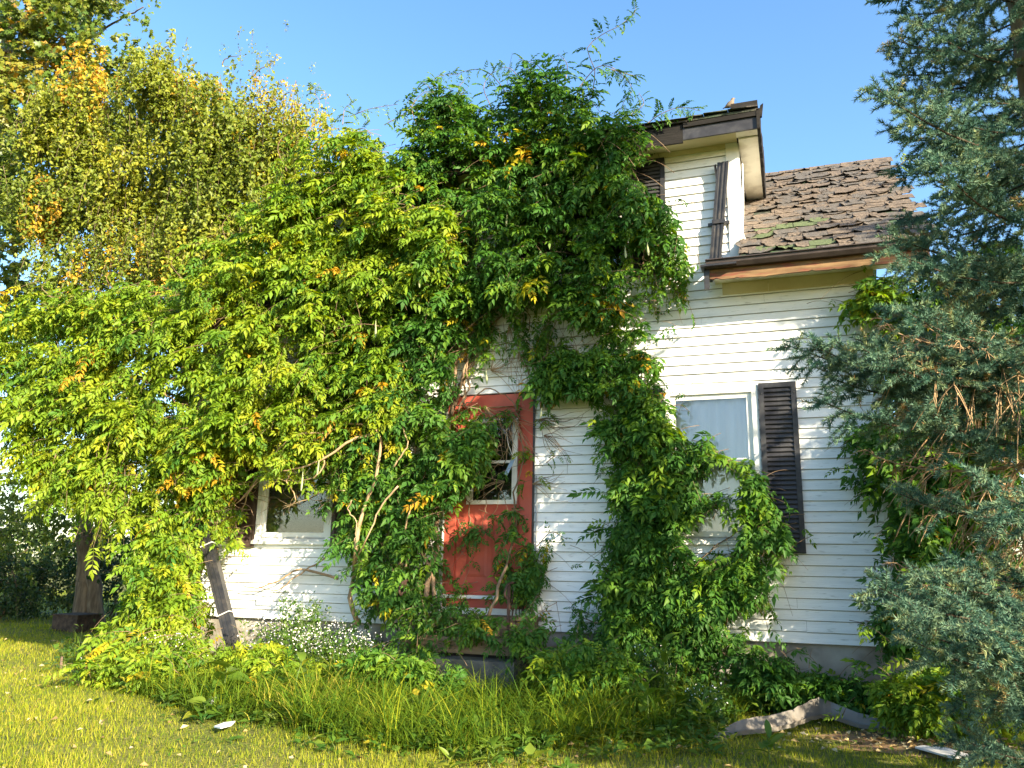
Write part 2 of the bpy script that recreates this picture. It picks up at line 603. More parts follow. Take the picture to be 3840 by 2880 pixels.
# ------------------------------------------------------------------ the house
HOUSE = empty('house', (0, 0, 0), 'overgrown white clapboard farmhouse with red front door and worn brown shingle roof', 'house')
XL, XR = -4.05, 4.05
DL, DR = -2.5, 2.79                 # the wall dormer
ZB, ZE, ZD = 0.585, 4.06, 5.74      # bottom of siding, eave frieze, dormer frieze
EX = 0.1016                         # exposure of a course
WIN = [(-2.95, -2.01, 1.52, 3.02), (2.00, 2.84, 1.55, 3.02), (0.76, 1.59, 4.42, 5.70), (-1.59, -0.76, 4.42, 5.70)]
DOOR = (-0.50, 0.515, 0.60, 3.12)
CASE = [(-3.0, -1.95, 1.46, 3.08), (1.95, 2.89, 1.50, 3.08), (0.70, 1.645, 4.36, 5.735), (-1.645, -0.70, 4.36, 5.735)]


def house_shell():
    # sheathing behind the boards, with real openings
    holes = WIN + [DOOR]
    xs = sorted({XL, XR, DL, DR} | {h[0] for h in holes} | {h[1] for h in holes})
    zs = sorted({0.60, 4.20, 5.85} | {h[2] for h in holes} | {h[3] for h in holes})
    mb = MB()
    for i in range(len(xs) - 1):
        for j in range(len(zs) - 1):
            cx, cz = (xs[i] + xs[i + 1]) / 2, (zs[j] + zs[j + 1]) / 2
            if any(h[0] < cx < h[1] and h[2] < cz < h[3] for h in holes): continue
            if cz > 4.2 and not DL < cx < DR: continue
            mb.box(xs[i], xs[i + 1], 0.0, 0.14, zs[j], zs[j + 1])
    for x0, x1 in ((XL, XL + 0.14), (XR - 0.14, XR)):
        mb.box(x0, x1, 0.14, 5.1, 0.60, 4.20)
        mb.add([(x0, 0.0, 4.2), (x0, 5.2, 4.2), (x0, 2.6, 6.55), (x1, 0.0, 4.2), (x1, 5.2, 4.2), (x1, 2.6, 6.55)],
               [(0, 2, 1), (3, 4, 5), (0, 3, 5, 2), (2, 5, 4, 1), (0, 1, 4, 3)])
    mb.box(XL, XR, 5.1, 5.24, 0.60, 4.20)
    mb.box(XL + 0.14, XR - 0.14, 0.14, 5.1, 0.60, 0.64)
    mb.box(XL + 0.14, XR - 0.14, 0.14, 5.1, 4.10, 4.14)
    # dormer cheeks
    for x0, x1 in ((DL, DL + 0.1), (DR - 0.1, DR)):
        mb.add([(x0, 0.14, 4.2), (x0, 2.0, 5.85), (x0, 0.14, 5.85), (x1, 0.14, 4.2), (x1, 2.0, 5.85), (x1, 0.14, 5.85)],
               [(0, 1, 2), (3, 5, 4), (0, 3, 4, 1), (1, 4, 5, 2), (2, 5, 3, 0)])
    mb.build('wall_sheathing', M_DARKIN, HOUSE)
    f = MB()
    f.prism_x([(0.03, -0.3), (0.03, 0.60), (5.2, 0.60), (5.2, -0.3)], XL + 0.03, XR - 0.03)
    f.build('foundation', M_FOUND, HOUSE)
    # old patch marks on the parging
    for x, z, w, h in ():
        p = MB()
        n = 11
        V = [(x, 0.022, z)] + [(x + w * (0.8 + 0.3 * random.random()) * math.cos(2 * math.pi * k / n), 0.023, z + h * (0.8 + 0.3 * random.random()) * math.sin(2 * math.pi * k / n)) for k in range(n)]
        V += [(a, 0.04, c) for a, b, c in V[1:]]
        F = [(0, k + 1, (k + 1) % n + 1) for k in range(n)] + [(k + 1, k + 1 + n, (k + 1) % n + 1 + n, (k + 1) % n + 1) for k in range(n)]
        p.add(V, F).build('parging_patch', M_ROCK, HOUSE)


house_shell()


def siding():
    n = int((ZD - ZB) / EX) + 2
    for k in range(n):
        z0 = ZB + k * EX
        z1 = z0 + EX
        if z0 > ZD: break
        zc = (z0 + z1) / 2
        x0, x1 = (XL, XR) if z0 < ZE else (DL, DR - 0.1)
        spans = [(x0, x1)]
        extra = []
        for c in CASE + [(DOOR[0] - 0.02, DOOR[1] + 0.02, 0.0, DOOR[3] + 0.02)]:
            if not (c[2] + 0.006 < z1 and c[3] - 0.006 > z0): continue
            if z0 + 0.012 < c[3] < z1 - 0.004: extra.append((max(x0, c[0] + 0.008), min(x1, c[1] - 0.008), c[3] - 0.003, z1))
            if z0 + 0.012 < c[2] < z1: extra.append((max(x0, c[0] + 0.008), min(x1, c[1] - 0.008), z0, c[2] + 0.003))
            nxt = []
            for a, b in spans:
                if c[1] <= a or c[0] >= b: nxt.append((a, b)); continue
                if c[0] + 0.008 > a: nxt.append((a, c[0] + 0.008))
                if c[1] - 0.008 < b: nxt.append((c[1] - 0.008, b))
            spans = nxt
        # a course running past part of a casing's height is cut to full height: casing covers the cut
        for a, b, zz0, zz1 in [(a, b, z0, z1) for a, b in spans] + extra:
            cuts = [a]
            x = a + random.uniform(1.2, 3.4)
            while x < b - 0.5:
                cuts.append(x)
                x += random.uniform(2.2, 3.6)
            cuts.append(b)
            for i in range(len(cuts) - 1):
                s, e = cuts[i] + 0.0008, cuts[i + 1] - 0.0008
                j0, j1 = random.gauss(0, 0.0016), random.gauss(0, 0.0016)
                p0 = 0.019 + random.gauss(0, 0.0012)
                p1 = 0.019 + random.gauss(0, 0.0012)
                V = []
                for x, j, p in ((s, j0, p0), ((s + e) / 2, (j0 + j1) / 2 - 0.001, (p0 + p1) / 2 + abs(random.gauss(0, 0.0015))), (e, j1, p1)):
                    V += [(x, -p, zz0 + j + 0.007), (x, -0.0035, zz1 + 0.014), (x, 0.0005, zz1 + 0.014), (x, 0.0005, zz0 + j + 0.004), (x, -p + 0.007, zz0 + j)]
                F = [(0, 4, 3, 2, 1), (10, 11, 12, 13, 14)]
                for q in (0, 5):
                    for r in range(5):
                        F.append((q + r, q + (r + 1) % 5, q + 5 + (r + 1) % 5, q + 5 + r))
                o = MB().add(V, F).build('siding_board', M_SIDING, HOUSE)
                o.data.materials.append(M_LAP)          # yellowish drip edge, darkened to stand in for the lap's shadow line
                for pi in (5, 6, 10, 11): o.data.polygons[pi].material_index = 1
    # the side walls carry the same boards
    for k in range(int((4.2 - ZB) / EX)):
        z0, z1 = ZB + k * EX, ZB + (k + 1) * EX
        for x, s in ((XL, -1), (XR, 1)):
            V = []
            for y in (0.0, 5.2):
                V += [(x + s * 0.017, y, z0), (x + s * 0.0035, y, z1 + 0.014), (x - s * 0.0005, y, z1 + 0.014), (x - s * 0.0005, y, z0 + 0.004)]
            MB().add(V, [(0, 1, 2, 3), (7, 6, 5, 4), (0, 4, 5, 1), (1, 5, 6, 2), (2, 6, 7, 3), (3, 7, 4, 0)]).build('siding_board', M_SIDING, HOUSE)
    for k in range(14):
        z0, z1 = 4.25 + k * EX, 4.25 + (k + 1) * EX
        y1 = (z0 - 4.2) / 0.807 - 0.5
        for x, s in ((DL, -1), (DR, 1)):
            V = []
            for y in (0.0, max(y1 + 0.1, 0.1)):
                V += [(x + s * 0.015, y, z0), (x + s * 0.0035, y, z1 + 0.014), (x - s * 0.0005, y, z1 + 0.014), (x - s * 0.0005, y, z0 + 0.004)]
            MB().add(V, [(0, 1, 2, 3), (7, 6, 5, 4), (0, 4, 5, 1), (1, 5, 6, 2), (2, 6, 7, 3), (3, 7, 4, 0)]).build('siding_board', M_SIDING, HOUSE)


siding()
# corner boards and friezes
MB().box(DR - 0.105, DR + 0.02, -0.03, 0.0, 4.45, ZD + 0.06).build('corner_board', M_TRIM, HOUSE)
MB().box(DR + 0.0165, DR + 0.036, 0.001, 0.09, 4.6, ZD + 0.06).build('corner_board', M_TRIM, HOUSE)
MB().box(XL - 0.018, XL + 0.09, -0.03, -0.0005, ZB, ZE).build('corner_board', M_TRIM, HOUSE)
MB().box(XR - 0.09, XR + 0.018, -0.03, -0.0005, ZB, ZE).build('corner_board', M_TRIM, HOUSE)
MB().box(DR - 0.2, 3.05, -0.028, 0.0, ZE + 0.005, 4.195).build('frieze_board', M_FRIEZE, HOUSE)
MB().box(3.052, XR, -0.027, 0.0, ZE + 0.004, 4.195).build('frieze_board', M_FRIEZE, HOUSE)
MB().box(XL, DL - 0.1, -0.027, 0.0, ZE + 0.004, 4.195).build('frieze_board', M_FRIEZE, HOUSE)
MB().box(DL, 0.0, -0.028, 0.0, ZD + 0.005, 5.80).build('frieze_board', M_FRIEZE, HOUSE)
MB().box(0.002, DR - 0.107, -0.028, 0.0, ZD + 0.005, 5.80).build('frieze_board', M_FRIEZE, HOUSE)


def shutter(x0, x1, z0, z1, m, slats, label=None):
    root = bpy.data.objects.new('shutter', None)
    COL.objects.link(root)
    root.parent = HOUSE
    root.location = ((x0 + x1) / 2, -0.02, z0)
    if label: root['label'] = label
    b = 0.05
    f = MB()
    f.box(x0, x0 + b, -0.052, -0.019, z0, z1)
    f.box(x1 - b, x1, -0.052, -0.019, z0, z1)
    f.box(x0 + b, x1 - b, -0.051, -0.020, z0, z0 + b)
    f.box(x0 + b, x1 - b, -0.051, -0.020, z1 - b, z1)
    f.box(x0 + b, x1 - b, -0.0215, -0.0185, z0 + b, z1 - b)
    f.build('shutter_frame', m, root)
    h = (z1 - z0 - 2 * b) / slats
    me = None
    for k in range(slats):
        z = z0 + b + k * h
        if me is None:
            w = (x1 - x0) / 2 - b - 0.001
            mb = MB()
            mb.prism_x([(-0.044, 0.0), (-0.047, 0.006), (-0.028, h * 0.93), (-0.024, h * 0.9)], -w, w)
            me = mb.mesh('slat', m)
        s = bpy.data.objects.new('slat', me)
        COL.objects.link(s)
        s.parent = root
        s.location = (0, 0.02, z - z0)
        s.rotation_euler.x = random.gauss(0, 0.02)
    for sx in (x0 + b / 2, x1 - b / 2):
        q = MB()
        q.lathe([(0.008, 0.0), (0.008, 0.004), (0.004, 0.006)], (sx, -0.052, z1 - 0.11), 8, 'y')
        q.build('screw', M_DARKMETAL, root)


shutter(2.90, 3.26, 1.41, 3.09, M_BLACK, 34, 'tall black louvred shutter right of the big window')
shutter(1.575, 1.94, 1.41, 3.09, M_BLACK, 34, 'black louvred shutter mostly hidden by the window vine')
shutter(-3.37, -3.01, 1.41, 3.09, M_BROWNSH, 34, 'dark brown louvred shutter left of the blind window')
shutter(-1.94, -1.58, 1.41, 3.09, M_BROWNSH, 34)
shutter(1.655, 2.02, 4.36, 5.735, M_BLACK, 28, 'black louvred shutter on the upper wall beside the leaves')
shutter(0.325, 0.69, 4.36, 5.735, M_BLACK, 28)
shutter(-2.02, -1.655, 4.36, 5.735, M_BLACK, 28)


def window(w, c, upper, label, blind):
    root = bpy.data.objects.new('window', None)
    COL.objects.link(root)
    root.parent = HOUSE
    root.location = ((w[0] + w[1]) / 2, 0, w[2])
    root['label'] = label
    x0, x1, z0, z1 = c
    t = MB()          # casing boards, butted
    t.box(x0, w[0] + 0.01, -0.034, 0.0, z0, z1)
    t.box(w[1] - 0.01, x1, -0.034, 0.0, z0, z1)
    t.box(w[0] + 0.01, w[1] - 0.01, -0.033, 0.0, w[3] - 0.01, z1)
    t.build('casing', M_TRIM, root)
    s = MB()
    s.prism_x([(-0.07, z0 - 0.015), (-0.07, z0 + 0.02), (0.03, w[2] + 0.012), (0.03, z0 - 0.015)], x0 - 0.02, x1 + 0.02)
    s.build('sill', M_TRIM, root)
    f = MB()
    a0, a1, b0, b1 = w[0] + 0.011, w[1] - 0.011, w[2] + 0.013, w[3] - 0.011
    e = 0.052
    mid = b0 + (b1 - b0) * 0.5
    for lo, hi, y in ((mid, b1, -0.012), (b0, mid - 0.001, 0.012)) if blind else ((b0, b1, -0.006),):
        f.box(a0, a0 + e, y, y + 0.022, lo, hi)
        f.box(a1 - e, a1, y, y + 0.022, lo, hi)
        f.box(a0 + e, a1 - e, y + 0.001, y + 0.021, lo, lo + e)
        f.box(a0 + e, a1 - e, y + 0.001, y + 0.021, hi - e, hi)
        MB().box(a0 + e, a1 - e, y + 0.009, y + 0.013, lo + e, hi - e).build('pane', M_GLASS, root)
    f.build('sash', M_TRIM, root)
    j = MB()
    j.box(w[0] + 0.001, a0, 0.0, 0.13, b0, b1)
    j.box(a1, w[1] - 0.001, 0.0, 0.13, b0, b1)
    j.box(w[0] + 0.001, w[1] - 0.001, 0.0, 0.13, b1, w[3] - 0.001)
    j.build('jamb', M_TRIM, root)
    if blind == 'blind':
        n = 46
        h = (b1 - b0) / n
        me = MB().prism_x([(0.0, 0.0), (0.003, 0.0), (0.018, h * 1.05), (0.015, h * 1.05)], -(a1 - a0) / 2 + 0.03, (a1 - a0) / 2 - 0.03).mesh('blind_slat', M_BLIND)
        for k in range(n):
            q = bpy.data.objects.new('blind_slat', me)
            COL.objects.link(q)
            q.parent = root
            q.location = (0, 0.055, b0 + k * h - w[2])
            q.rotation_euler = (random.gauss(0, 0.06), random.gauss(0, 0.004), 0)
    elif blind is None:
        # pale curtain close behind the glass
        nx = 40
        V, F = [], []
        for i in range(nx + 1):
            x = a0 + (a1 - a0) * i / nx
            y = 0.07 + 0.018 * math.sin(i * 0.9) + 0.007 * math.sin(i * 2.3)
            V += [(x, y, b0 + 0.02), (x, y + 0.004, b1 - 0.01)]
        F = [(2 * i, 2 * i + 2, 2 * i + 3, 2 * i + 1) for i in range(nx)]
        MB().add(V, F).build('curtain', M_CURTAIN, root, True)
        f2 = MB()
        zb = 2.33
        f2.box(a0 + e, a1 - e, 0.002, 0.008, zb, zb + 0.012)
        f2.build('glazing_bar', M_TRIM, root)
    return root


window(WIN[1], CASE[1], False, 'white framed window with pale curtain behind the glass', None)
window(WIN[0], CASE[0], False, 'white framed window with dusty closed blind inside', 'blind')
window(WIN[2], CASE[2], True, 'dark upper window with white frame among the leaves', 'dark')
window(WIN[3], CASE[3], True, 'dark upper window behind the thick vine', 'dark')


def front_door():
    fr = bpy.data.objects.new('door_frame', None)
    COL.objects.link(fr)
    fr.parent = HOUSE
    fr.location = (0, 0, 0.9)
    x0, x1, z0, z1 = -0.50, 0.515, 0.93, 3.12
    t = MB().box(x0, -0.372, -0.045, 0.05, z0, z1)
    t.build('jamb', M_RED, fr)
    MB().box(0.378, x1, -0.045, 0.05, z0, z1).build('jamb', M_RED, fr)
    MB().box(-0.372, 0.378, -0.043, 0.05, 2.985, z1).build('header', M_RED, fr)
    MB().box(x0 - 0.022, x0 - 0.001, -0.05, 0.0, 0.6, z1 + 0.02).build('edge_strip', M_TRIM, fr)
    MB().box(x1 + 0.001, x1 + 0.02, -0.04, 0.0, 0.6, z1 + 0.02).build('edge_strip', M_DARKMETAL, fr)
    MB().box(x0, x1, -0.075, 0.06, 0.895, 0.929).build('threshold', M_TRIM, fr)
    MB().box(x0, x1, -0.03, 0.06, 0.80, 0.894).build('kick_board', M_RED, fr)
    MB().box(x0, x1, -0.034, 0.06, 0.60, 0.799).build('kick_board', M_TRIM, fr)
    d = bpy.data.objects.new('door', None)
    COL.objects.link(d)
    d.parent = HOUSE
    d.location = (0, 0, 0.93)
    d['label'] = 'red panelled front door with white framed window'
    a0, a1, b0, b1 = -0.369, 0.375, 0.932, 2.983
    y = 0.0
    wx0, wx1, wz0, wz1 = -0.255, 0.335, 1.90, 2.85
    s = MB()
    s.box(a0, wx0 + 0.02, y, y + 0.045, b0, b1)
    s.box(wx1 - 0.02, a1, y, y + 0.045, b0, b1)
    s.box(wx0 + 0.02, wx1 - 0.02, y, y + 0.045, wz1 - 0.02, b1)
    s.box(wx0 + 0.02, wx1 - 0.02, y, y + 0.045, b0, wz0 + 0.02)
    s.build('door_slab', M_RED, d)
    for px0, px1 in ((-0.24, 0.0), (0.045, 0.285)):          # two raised panels with a moulded edge
        p = MB()
        zz0, zz1 = 1.12, 1.78
        p.hexa([(px0, y - 0.001, zz0), (px1, y - 0.001, zz0), (px1 - 0.03, y - 0.012, zz0 + 0.03), (px0 + 0.03, y - 0.012, zz0 + 0.03),
                (px0, y - 0.001, zz1), (px1, y - 0.001, zz1), (px1 - 0.03, y - 0.012, zz1 - 0.03), (px0 + 0.03, y - 0.012, zz1 - 0.03)])
        p.build('raised_panel', M_RED, d)
    e = 0.045
    f = MB()
    f.box(wx0, wx0 + e, -0.028, 0.02, wz0, wz1)
    f.box(wx1 - e, wx1, -0.028, 0.02, wz0, wz1)
    f.box(wx0 + e, wx1 - e, -0.027, 0.02, wz0, wz0 + e)
    f.box(wx0 + e, wx1 - e, -0.027, 0.02, wz1 - e, wz1)
    f.box(wx0 + e, wx1 - e, -0.02, 0.02, 2.35, 2.38)
    for a, b in ((wx0 + e, 1), (wx1 - e - 0.018, 1)):
        f.box(a, a + 0.018, -0.016, 0.02, wz0 + e, wz1 - e)
    f.build('window_frame', M_TRIM, d)
    MB().box(wx0 + e, wx1 - e, 0.004, 0.008, wz0 + e, 2.35).build('pane', M_GLASS, d)
    MB().box(wx0 + e, wx1 - e, 0.0, 0.004, 2.38, wz1 - e).build('pane', M_GLASS, d)
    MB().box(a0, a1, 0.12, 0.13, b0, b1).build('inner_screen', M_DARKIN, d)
    k = MB()
    k.lathe([(0.026, 0.0), (0.026, 0.006), (0.012, 0.01), (0.012, 0.035), (0.024, 0.045), (0.027, 0.06), (0.018, 0.07)], (-0.315, -0.001, 1.95), 14, 'y')
    k.build('door_knob', M_BRASS, d, True)


front_door()
# spiral brass ornament beside the door
sp = MB()
c = at(2058, 1515, -0.03)
pts = [(c[0] + (0.012 + 0.0085 * t) * math.cos(t * 1.0), -0.035, c[2] + (0.012 + 0.0085 * t) * math.sin(t * 1.0)) for t in np.linspace(0, 6.2 * 1.6, 46)]
sp.tube(pts, 0.009, 0.013, 6)
sp.box(c[0] - 0.02, c[0] + 0.02, -0.03, -0.012, c[2] - 0.02, c[2] + 0.02)
sp.build('scroll_ornament', M_BRASS, HOUSE, True)
# wall vent
v = MB().box(-2.90, -2.70, -0.03, -0.012, 0.735, 0.80)
v.build('wall_vent', noise_col('grey_vent', (0.35, 0.4, 0.42), (0.45, 0.5, 0.52), 8, 0.5), HOUSE)
MB().tube(bez([(0.56, -0.03, 2.2), (0.565, -0.035, 1.6), (0.56, -0.03, 1.2), (0.575, -0.03, 0.9)], 10), 0.009, 0.009, 6).build('conduit', noise_col('grey_conduit', (0.3, 0.31, 0.32), (0.42, 0.43, 0.44), 8, 0.4), HOUSE)

# ------------------------------------------------------------------ roofs
RS = (6.62 - 4.22) / 3.1            # slope of the main roof
EAVE_Y, EAVE_Z, RIDGE_Y, RIDGE_Z = -0.5, 4.22, 2.6, 6.62
M_DECK = noise_col('roof_deck', (0.03, 0.028, 0.027), (0.085, 0.07, 0.06), 14, 0.95, 0.6, c3=(0.045, 0.10, 0.05), scale3=1.4, amt3=0.8)
M_SHG = noise_col('grey_shingle', (0.058, 0.053, 0.049), (0.125, 0.113, 0.102), 60, 0.95, 0.4, c3=(0.12, 0.095, 0.075), scale3=7, amt3=0.8)
M_SHB = noise_col('brown_shingle', (0.09, 0.07, 0.054), (0.18, 0.142, 0.11), 40, 0.95, 0.5, c3=(0.06, 0.05, 0.045), scale3=9, amt3=0.7)
M_SHGREEN = noise_col('green_shingle', (0.06, 0.08, 0.04), (0.11, 0.14, 0.065), 50, 0.95, 0.4)


def roofs():
    rf = bpy.data.objects.new('roof', None)
    COL.objects.link(rf)
    rf.parent = HOUSE
    rf.location = (0, 0, 4.2)
    d = MB()
    t = 0.05
    for x0, x1 in ((XL - 0.35, DL + 0.02), (DR + 0.005, 4.52)):
        d.prism_x([(EAVE_Y, EAVE_Z), (EAVE_Y, EAVE_Z + t), (RIDGE_Y, RIDGE_Z + t), (RIDGE_Y, RIDGE_Z)], x0, x1)
    d.prism_x([(RIDGE_Y + 0.001, RIDGE_Z), (RIDGE_Y + 0.001, RIDGE_Z + t), (5.7, EAVE_Z + t), (5.7, EAVE_Z)], XL - 0.35, 4.52)
    d.prism_x([(1.9, 6.02), (1.9, 6.08), (RIDGE_Y, RIDGE_Z + 0.049), (RIDGE_Y, RIDGE_Z)], DL, DR)
    d.build('roof_deck', M_DECK, rf)
    ang = math.atan2(RS, 1.0)
    metas = []
    for k in range(14):
        w, hgt = random.uniform(0.13, 0.25), random.uniform(0.16, 0.2)
        nx = 6
        curl = [random.uniform(0.0, 0.012) for _ in range(nx + 1)]
        if k % 3 == 0: curl[0] += random.uniform(0.015, 0.035)
        if k % 3 == 1: curl[-1] += random.uniform(0.015, 0.035)
        if k % 4 == 2: curl = [q + random.uniform(0.008, 0.022) for q in curl]
        rag = [random.uniform(-0.016, 0.016) for _ in range(nx + 1)]
        V, F = [], []
        for i in range(nx + 1):
            x = w * i / nx - w / 2
            V += [(x, rag[i], 0.008 + curl[i]), (x, hgt * 0.4 + random.uniform(-.004, .004), 0.008 + curl[i] * 0.25), (x, hgt, 0.004),
                  (x, rag[i] + 0.003, 0.002 + curl[i]), (x, hgt * 0.4, 0.001 + curl[i] * 0.25), (x, hgt, 0.0)]
        for i in range(nx):
            a, b = 6 * i, 6 * i + 6
            F += [(a, b, b + 1, a + 1), (a + 1, b + 1, b + 2, a + 2), (a + 3, a + 4, b + 4, b + 3), (a + 4, a + 5, b + 5, b + 4), (a, a + 3, b + 3, b)]
        F += [(0, 1, 4, 3), (1, 2, 5, 4), (6 * nx, 6 * nx + 3, 6 * nx + 4, 6 * nx + 1), (6 * nx + 1, 6 * nx + 4, 6 * nx + 5, 6 * nx + 2)]
        metas.append((w, MB().add(V, F)))
    meshes = [[(w, mb.mesh('shingle', mm)) for w, mb in metas] for mm in (M_SHG, M_SHB, M_SHGREEN)]
    L = math.hypot(RIDGE_Y - EAVE_Y, RIDGE_Z - EAVE_Z)
    ex = 0.111
    rot = Matrix.Rotation(ang, 4, 'X')
    for r in range(int(L / ex)):
        s = r * ex
        x = DR + 0.03 - random.uniform(0, 0.1)
        while x < 4.52:
            y0, z0 = EAVE_Y + s * math.cos(ang), EAVE_Z + 0.05 + s * math.sin(ang)
            green = (abs(s - 0.75 - 0.12 * math.sin(x * 4)) < 0.33 and 2.9 < x < 3.75 and random.random() < 0.42) or (s < 0.22 and x < 3.5 and random.random() < 0.7)
            kind = 2 if green else (1 if random.random() < 0.5 else 0)
            w, me = random.choice(meshes[kind])
            if random.random() > (0.05 if not green else 0.2) and x + w / 2 < 4.56:
                o = bpy.data.objects.new('shingle', me)
                COL.objects.link(o)
                o.parent = rf
                lift = random.uniform(0.002, 0.009)
                o.matrix_local = Matrix.Translation((x + w / 2, y0 + random.gauss(0, 0.006), z0 - 4.2 + lift)) @ rot @ Matrix.Rotation(random.gauss(0, 0.025), 4, 'Z') @ Matrix.Rotation(0.045, 4, 'X')
            x += w + random.uniform(-0.004, 0.008)
    # ridge caps
    for k in range(9):
        x = DR + 0.05 + k * 0.2
        mb = MB().add([(x, 2.42, RIDGE_Z - 0.075), (x + 0.23, 2.42, RIDGE_Z - 0.08), (x, 2.6, RIDGE_Z + 0.085), (x + 0.23, 2.6, RIDGE_Z + 0.075), (x, 2.78, RIDGE_Z - 0.075), (x + 0.23, 2.78, RIDGE_Z - 0.08)], [(0, 1, 3, 2), (2, 3, 5, 4)])
        mb.build('ridge_cap', M_SHB, rf)
    # left roof: courses seen only through leaves
    # eave: soffit, fascia, gutter
    for x0, x1 in ((DR - 0.29, 4.5), (XL - 0.33, DL - 0.05)):
        MB().box(x0 + 0.02, x1, -0.415, 0.0, 4.197, 4.212).build('soffit', M_CREAM, HOUSE)
        n = 60
        V, F = [], []
        for i in range(n + 1):
            x = x0 + (x1 - x0) * i / n
            zb = 4.088 + 0.004 * math.sin(i * 0.31) + random.choice((0, 0, 0, 1)) * random.uniform(-0.012, 0.012) + (0.02 if i < 3 else 0)
            V += [(x, -0.44, zb), (x, -0.44, 4.23), (x, -0.417, 4.23), (x, -0.417, zb)]
        for i in range(n):
            for r in range(4):
                F.append((4 * i + r, 4 * i + 4 + r, 4 * i + 4 + (r + 1) % 4, 4 * i + (r + 1) % 4))
        F += [(0, 1, 2, 3), (4 * n + 3, 4 * n + 2, 4 * n + 1, 4 * n)]
        MB().add(V, F).build('fascia_board', M_FASCIA, HOUSE)
        g = MB()
        g.prism_x([(-0.443, 4.20), (-0.50, 4.20), (-0.53, 4.235), (-0.535, 4.262), (-0.555, 4.268), (-0.555, 4.276), (-0.53, 4.272), (-0.524, 4.238), (-0.497, 4.205), (-0.447, 4.205), (-0.447, 4.27), (-0.443, 4.27)], x0 - 0.03, x1)
        g.build('gutter', M_GUTTER, HOUSE)
    e = MB()      # hanging end of the old eave
    e.box(DR - 0.345, DR - 0.295, -0.46, -0.40, 4.0, 4.2)
    e.box(DR - 0.37, DR - 0.02, -0.55, -0.40, 4.206, 4.225)
    e.box(DR - 0.325, DR - 0.295, -0.445, -0.04, 4.213, 4.30)
    e.build('eave_end', M_DARKMETAL, HOUSE)
    # dormer roof
    dr = bpy.data.objects.new('dormer_roof', None)
    COL.objects.link(dr)
    dr.parent = HOUSE
    dr.location = (0, 0, 5.7)
    s = MB()
    s.prism_x([(-0.40, 5.925), (-0.40, 5.95), (2.65, 6.68), (2.65, 6.65)], DL - 0.28, 3.055)
    s.build('roof_deck', M_DECK, dr)
    # a ragged edge of old shingles
    x = DL - 0.28
    while x < 3.0:
        w = random.uniform(0.1, 0.3)
        q = MB()
        hh = random.uniform(0.004, 0.02)
        q.hexa([(x, -0.425 - random.uniform(0, .025), 5.946 + hh), (x + w, -0.42 - random.uniform(0, .02), 5.944 + hh), (x + w, 0.1, 6.075), (x, 0.1, 6.075),
                (x, -0.425, 5.960 + hh), (x + w, -0.42, 5.957 + hh), (x + w, 0.1, 6.087), (x, 0.1, 6.087)])
        q.build('shingle', M_DECK, dr)
        x += w + 0.003
    MB().box(2.78, 3.05, -0.415, -0.2, 5.975, 6.035).build('cap_block', M_CHAR, dr)
    for x0, x1, z0, z1, dz in ((DL - 0.27, -0.3, 5.72, 5.92, 0.0), (-0.298, 2.27, 5.70, 5.915, -0.03), (2.272, 3.04, 5.735, 5.87, 0.004)):
        b = MB()
        b.hexa([(x0, -0.372, z0 - dz), (x1, -0.372, z0), (x1, -0.35, z0), (x0, -0.35, z0 - dz), (x0, -0.372, z1), (x1, -0.372, z1), (x1, -0.35, z1), (x0, -0.35, z1)])
        b.build('fascia_board', M_CHAR if x1 < 3 else M_BLACK, dr)
    MB().hexa([(2.28, -0.395, 5.865), (3.05, -0.395, 5.87), (3.05, -0.373, 5.87), (2.28, -0.373, 5.865), (2.28, -0.395, 5.915), (3.05, -0.395, 5.922), (3.05, -0.373, 5.922), (2.28, -0.373, 5.915)]).build('fascia_board', M_CHAR, dr)
    MB().box(DL - 0.24, DR + 0.02, -0.348, 0.0, 5.801, 5.816).build('soffit', M_FRIEZE, dr)
    # side eave on the right: soffit in two boards, fascia with a broken end
    MB().box(DR + 0.021, 3.03, -0.347, -0.12, 5.797, 5.812).build('soffit', M_CREAM, dr)
    mb = MB()
    V, F = [], []
    n = 10
    for i in range(n + 1):
        y = -0.118 + 1.62 * i / n
        z = 5.775 - 0.02 * math.sin(i / n * math.pi)
        V += [(DR + 0.038, y, z), (3.03, y, z + 0.005), (3.03, y, z + 0.018), (DR + 0.038, y, z + 0.018)]
    for i in range(n):
        for r in range(4): F.append((4 * i + r, 4 * i + 4 + r, 4 * i + 4 + (r + 1) % 4, 4 * i + (r + 1) % 4))
    F += [(0, 1, 2, 3), (4 * n + 3, 4 * n + 2, 4 * n + 1, 4 * n)]
    mb.add(V, F).build('soffit', M_CREAM, dr)
    V, F = [], []
    n = 26
    for i in range(n + 1):
        y = -0.40 + 2.0 * i / n
        zb = 5.74 + random.uniform(-0.02, 0.02)
        zt = 5.935 + (y + 0.4) * 0.23 + random.uniform(-0.004, 0.012) + (0.06 if i in (2, 3) else 0)
        V += [(3.032, y, zb), (3.062 + random.uniform(-.004, .006), y, zb), (3.062 + random.uniform(-.003, .01), y, zt), (3.032, y, zt)]
    for i in range(n):
        for r in range(4): F.append((4 * i + r, 4 * i + 4 + r, 4 * i + 4 + (r + 1) % 4, 4 * i + (r + 1) % 4))
    F += [(0, 1, 2, 3), (4 * n + 3, 4 * n + 2, 4 * n + 1, 4 * n)]
    MB().add(V, F).build('fascia_board', M_CHAR, dr)
    MB().hexa([(3.04, -0.30, 5.90), (3.085, -0.30, 5.91), (3.085, -0.26, 5.91), (3.04, -0.26, 5.90), (3.075, -0.31, 6.03), (3.105, -0.31, 6.05), (3.105, -0.28, 6.05), (3.075, -0.28, 6.03)]).build('splinter', M_CHAR, dr)
